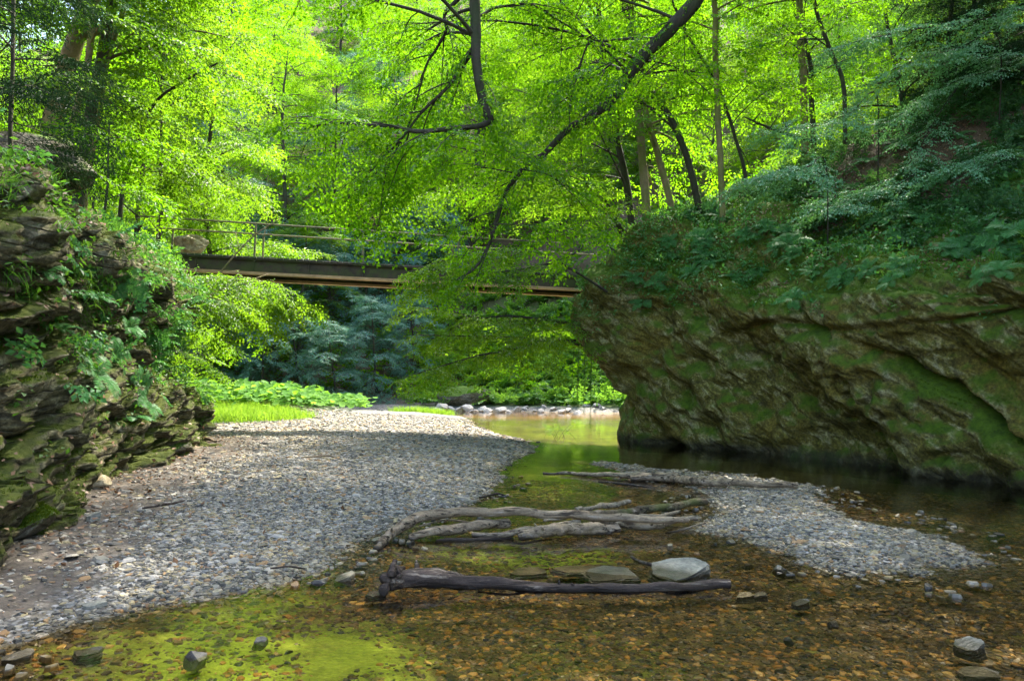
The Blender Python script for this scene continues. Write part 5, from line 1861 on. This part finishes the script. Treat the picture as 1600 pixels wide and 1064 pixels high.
fl = np.random.default_rng(88)
spotsR = [(1150, 440), (1185, 425), (1262, 352), (1290, 310), (1235, 383), (1060, 402), (1095, 372), (1130, 345), (1300, 345), (1352, 395), (1415, 300), (1440, 345), (1492, 320), (1540, 372), (1575, 300), (1480, 400), (1560, 430), (1390, 440),
          (1330, 300), (1210, 312), (1030, 440), (1110, 425), (1320, 425), (1440, 262), (1510, 255), (1585, 205), (1380, 350), (1270, 430), (1240, 475), (1590, 365), (1005, 470), (985, 440), (1450, 190), (1530, 165), (1575, 130), (1410, 225), (1500, 215), (1360, 255), (1560, 250), (1470, 285)]
for i, (x, y) in enumerate(spotsR):
    fern(x + fl.normal(0, 4), y + fl.normal(0, 4), fl.uniform(0.55, 1.0) * (1.0 if y < 420 else 0.8), 'green fern growing on the mossy upper part of the right rock', 'ferns on the right rock', i)
for i in range(46):
    x = fl.uniform(1010, 1595)
    y = fl.uniform(330, 455) - 0.10 * (x - 1010) * fl.uniform(0.2, 1)
    fern(x, y, fl.uniform(0.4, 0.8), 'green fern growing on the mossy upper part of the right rock', 'ferns on the right rock', i)
spotsL = [(60, 430), (120, 420), (150, 470), (195, 520), (170, 560), (215, 600), (235, 640), (140, 590), (90, 520), (250, 560), (190, 440), (200, 660), (270, 520)]
for i, (x, y) in enumerate(spotsL):
    fern(x + fl.normal(0, 4), y + fl.normal(0, 4), fl.uniform(0.4, 0.75), 'small fern growing from a ledge of the left cliff', 'ferns on the left cliff', i)

# ------------------------------------------------------------------ leafy boughs reaching over the right slope
for sd, lab, pts, y0, y1, r in (
        (601, 'pale leafed beech sapling reaching far left over the upper right slope', [(1640, 20), (1540, 30), (1440, 45), (1360, 60), (1300, 75)], 11.5, 11.0, 0.02),
        (602, 'beech sapling with flat leaf layers in the middle of the right slope', [(1600, 110), (1520, 118), (1450, 150), (1390, 190), (1340, 195)], 11.0, 10.4, 0.018),
        (603, 'long thin sapling drooping down to the ferns on the right rock', [(1500, 130), (1460, 190), (1425, 250), (1380, 285), (1320, 300), (1280, 310)], 11.4, 10.4, 0.016),
        (604, 'leafy sapling at the left end of the right slope above the rock edge', [(1370, 150), (1330, 175), (1280, 195), (1235, 200), (1200, 205)], 13.5, 13.2, 0.018),
        (605, 'low sapling with bluish leaves at the right edge of the picture', [(1640, 90), (1590, 95), (1540, 90), (1480, 78)], 10.2, 10.0, 0.018),
        (606, 'bent sapling whose pale leaves hang beside the ferns under the slope', [(1440, 265), (1400, 290), (1350, 300), (1310, 320), (1270, 322)], 10.8, 10.0, 0.014),
        (607, 'small beech sapling leaning over the top edge of the right rock near the trunks', [(1290, 255), (1260, 262), (1225, 265), (1190, 275), (1160, 285)], 13, 12.6, 0.014),
        (608, 'low beech sapling spreading flat over the ferns at the right edge', [(1600, 250), (1560, 245), (1520, 250), (1480, 262)], 10, 9.6, 0.014),
        (609, 'slender beech sapling with its tip against the dark spruces', [(1560, 60), (1500, 75), (1440, 92), (1390, 112)], 12, 11.5, 0.016)):
    w = Wood(sd)
    n_ = len(pts)
    hp = [hit(px, py) for px, py in pts]
    ok_ = [h for h in hp if h is not None and h[0][1] < 17]
    ok_ = ok_ or [hit(pts[0][0], pts[0][1] + 150)]
    hp = [h if h is not None and h[0][1] < 17 else ok_[0] for h in hp]
    root = hp[0][0] - hp[0][1] * 0.1
    path = []
    for i, (px, py) in enumerate(pts):                            # the bough lifts off the slope towards its tip
        dd_ = min(hp[i][0][1], hp[0][0][1] + 0.5)
        path.append(P(px, py, dd_ - 0.25 - (0.5 + 0.35 * (y0 - y1)) * i / (n_ - 1) - 0.3))
    q, r_ = w.stem([root] + path, r, 0.005, 26, 6)
    w.subs(q, 13, 1.0, 0.006, 0.20, 0.25, 0.3)
    w.anchors(q, 0.22, 0.3)
    w.finish('beech_sapling', lab, 'sapling', 'bark', 'pale', 0.5, base=root, trunk='stem', crown='foliage', roll=0.22)

# ------------------------------------------------------------------ trees added on the right slope, many unseen, to block the sun
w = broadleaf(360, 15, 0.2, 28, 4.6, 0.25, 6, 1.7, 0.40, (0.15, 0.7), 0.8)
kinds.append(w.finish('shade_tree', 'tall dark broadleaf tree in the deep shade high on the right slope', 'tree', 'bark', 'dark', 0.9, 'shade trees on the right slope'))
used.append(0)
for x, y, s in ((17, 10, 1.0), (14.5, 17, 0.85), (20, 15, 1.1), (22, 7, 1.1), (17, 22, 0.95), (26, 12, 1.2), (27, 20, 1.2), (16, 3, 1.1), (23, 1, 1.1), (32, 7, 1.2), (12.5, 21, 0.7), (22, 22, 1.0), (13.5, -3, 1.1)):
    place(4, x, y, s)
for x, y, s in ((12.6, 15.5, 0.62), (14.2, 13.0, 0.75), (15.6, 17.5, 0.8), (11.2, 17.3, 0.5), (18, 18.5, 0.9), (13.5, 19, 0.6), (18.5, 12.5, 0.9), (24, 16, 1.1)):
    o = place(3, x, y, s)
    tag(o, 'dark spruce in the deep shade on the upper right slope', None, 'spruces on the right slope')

# ------------------------------------------------------------------ meadow beyond the cliff and far bank
g = Geo()
m = (F['db'] > 0.3) * sstep(0.1, 0.5, 1 - np.hypot((TP[:, 0] + 13.5) / 8.0, (TP[:, 1] - 33) / 8.0))
p, n = pick(TP, tn, ta, m, 7000, 41)
p = p + np.random.default_rng(40).normal(0, 0.15, p.shape) * [1, 1, 0]


def discs(g, p, seed, r0, r1, z0, z1, tilt=0.35):
    rg = np.random.default_rng(seed)
    n = len(p)
    k = 7
    an = np.arange(k) / k * 6.283
    rr = rg.uniform(r0, r1, (n, 1)) * (1 + 0.12 * rg.normal(size=(n, k)))
    up = unit(np.stack([rg.normal(0, tilt, n), rg.normal(-0.25, tilt, n), np.ones(n)], -1))
    a = unit(np.cross(up, rg.normal(size=(n, 3))))
    b = np.cross(up, a)
    c = p + np.array([0, 0, 1.0]) * rg.uniform(z0, z1, (n, 1))
    rim = c[:, None] + (a[:, None] * np.cos(an)[None, :, None] + b[:, None] * np.sin(an)[None, :, None]) * rr[..., None] + up[:, None] * (rr * 0.22)[..., None]
    v = np.concatenate([c[:, None], rim], 1).reshape(-1, 3)
    i = np.arange(n)[:, None] * (k + 1)
    j = np.arange(k)
    f = (i[:, :, None] + np.stack([0 * j, 1 + j, 1 + (j + 1) % k], -1).reshape(1, -1)[:, None]).reshape(-1, 3)
    g.add(v, f, np.repeat(rg.uniform(0, 1, n), k))


discs(g, p, 42, 0.07, 0.19, 0.15, 0.5 + 0.45 * np.clip(fbm(p * 0.6, 2, 44)[:, None] + 0.3, 0, 1))
tag(g.build('butterbur_patch', LM['butterbur']), kind='stuff')
g = Geo()
m = (F['db'] > 0.1) * sstep(0.05, 0.4, 1 - np.hypot((TP[:, 0] + 11.0) / 4.2, (TP[:, 1] - 24.5) / 4.5)) + 0.6 * (F['db'] > 0) * sstep(0.2, 0.6, 1 - np.hypot((TP[:, 0] + 4.2) / 3.0, (TP[:, 1] - 35) / 1.8))
p, n = pick(TP, tn, ta, m, 26000, 43)
p = p + np.random.default_rng(44).normal(0, 0.12, p.shape) * [1, 1, 0]
blades(g, p, n, 0.34, 0.016, 45, 0.4, 0.6)
tag(g.build('grass', LM['grass']), kind='stuff')
g = Geo()
m = sstep(0.6, 2.0, F['df']) * sstep(15, 9, F['df']) * (TP[:, 0] > -7) * (TP[:, 0] < 16)
p, n = pick(TP, tn, ta, m * sstep(-7, -2, TP[:, 0]), 5200, 46)
discs(g, p, 47, 0.10, 0.24, 0.1, 0.6)
p, n = pick(TP, tn, ta, m, 1800, 48)
make_sprays(g, p + [0, 0, 0.15], unit(n + np.random.default_rng(49).normal(0, 0.5, n.shape)), 0.9, 50, ST_BIG, 0.2, 0.4)
tag(g.build('bank_plants', LM['butterbur']), kind='stuff')
g = Geo()
vm = (np.abs(TP[:, 0]) < 0.85 * TP[:, 1])
m = vm * (((F['df'] > 3) | ((F['dl'] > 0.5) & (TP[:, 1] > 18)) | ((F['dr'] > 0.6) & (TP[:, 1] > 21))) & (TP[:, 1] < 120)) / (1 + (TP[:, 1] / 45) ** 2)
p, n = pick(TP, tn, ta, m, 9000, 51)
make_sprays(g, p + [0, 0, 0.25], unit(n + np.random.default_rng(52).normal(0, 0.6, n.shape)), 1.3, 53, ST_BIG, 0.1, 0.4)
tag(g.build('far_undergrowth', LM['beech']), kind='stuff')
# sunlit herb standing in the shallows
w = Wood(620)
c = G(868, 690)
for k in range(9):
    b = w.arc([c[0] + w.rg.uniform(-0.6, 0.7), c[1] + w.rg.uniform(-0.3, 0.3), -0.06], w.rg.uniform(0, 6.28), 1.1, w.rg.uniform(0.4, 0.75), 0.5, 5)
    w.twig_line(b, 0.006, 0.003, 4)
    w.anchors(b, 0.10, 0.3)
w.finish('water_plant', 'yellow green leafy plant standing in the sunlit shallows at the end of the gravel', 'plant', 'bark', 'beech_light', 0.26, base=np.array([c[0], c[1], -0.08]), trunk='stem', crown='foliage')
# tiny green seedlings on the right gravel bar
for i, (px, py) in enumerate(((1343, 800), (1375, 808))):
    w = Wood(630 + i)
    c = G(px, py)
    for k in range(3 + 2 * i):
        b = w.arc([c[0], c[1], c[2] - 0.01], w.rg.uniform(0, 6.28), 0.9, 0.07 + 0.03 * i, 0.7, 4)
        w.twig_line(b, 0.002, 0.001, 3)
        w.anchors(b, 0.05, 0.6)
    w.finish('seedling', ('tiny single green seedling' if i == 0 else 'small tuft of green seedling leaves') + ' on the edge of the right gravel bar', 'plant', 'bark', 'grass', 0.06, base=c, trunk='stem', crown='foliage')
# ivy curtain hanging from the nose of the right rock
w = Wood(640)
for px, y0, y1 in ((905, 535, 625), (915, 530, 640), (897, 545, 600), (925, 545, 660)):
    q = spline([P(px, y0, 18.6), P(px - 2, (y0 + y1) / 2, 18.5), P(px - 3, y1, 18.5)], 10)
    w.twig_line(q, 0.008, 0.003, 4)
    w.anchors(q, 0.09, 0.0, 1.4)
w.finish('ivy', 'ivy strands hanging free from the overhanging left edge of the right rock', 'plant', 'bark', 'herb', 0.16, base=P(908, 535, 18.6), trunk='stem', crown='foliage', droop=0.8)

# ================================================================== LIGHT
SUN_AZ, SUN_EL = R(38), R(59)          # azimuth to the right of the view direction
w = bpy.data.worlds.new('World')
scene.world = w
w.use_nodes = True
nt = w.node_tree
bg = nt.nodes['Background']
sky = nt.nodes.new('ShaderNodeTexSky')
sky.sky_type = 'NISHITA'
sky.sun_disc = False
sky.sun_elevation = SUN_EL
sky.sun_rotation = SUN_AZ
sky.dust_density = 3.0
sky.ozone_density = 0.3
nt.links.new(sky.outputs[0], bg.inputs[0])
bg.inputs[1].default_value = 0.15
sl = bpy.data.lights.new('sun', 'SUN')
sl.energy = 2.7
sl.angle = R(0.53)
sl.color = (1.0, 0.93, 0.80)
so = bpy.data.objects.new('sun', sl)
col.objects.link(so)
sd_ = Vector((math.sin(SUN_AZ) * math.cos(SUN_EL), math.cos(SUN_AZ) * math.cos(SUN_EL), math.sin(SUN_EL)))
so.rotation_euler = sd_.to_track_quat('Z', 'Y').to_euler()
so.location = (20, 20, 40)

scene.view_settings.view_transform = 'Standard'
scene.view_settings.look = 'None'
scene.view_settings.exposure = 2.75
scene.view_settings.gamma = 1.0
scene.view_settings.use_curve_mapping = False
cy = scene.cycles
cy.max_bounces = 7
cy.diffuse_bounces = 4
cy.glossy_bounces = 3
cy.transmission_bounces = 4
cy.transparent_max_bounces = 10
cy.volume_bounces = 0
cy.use_denoising = True
cy.use_adaptive_sampling = True
cy.adaptive_threshold = 0.02
cy.sample_clamp_indirect = 6
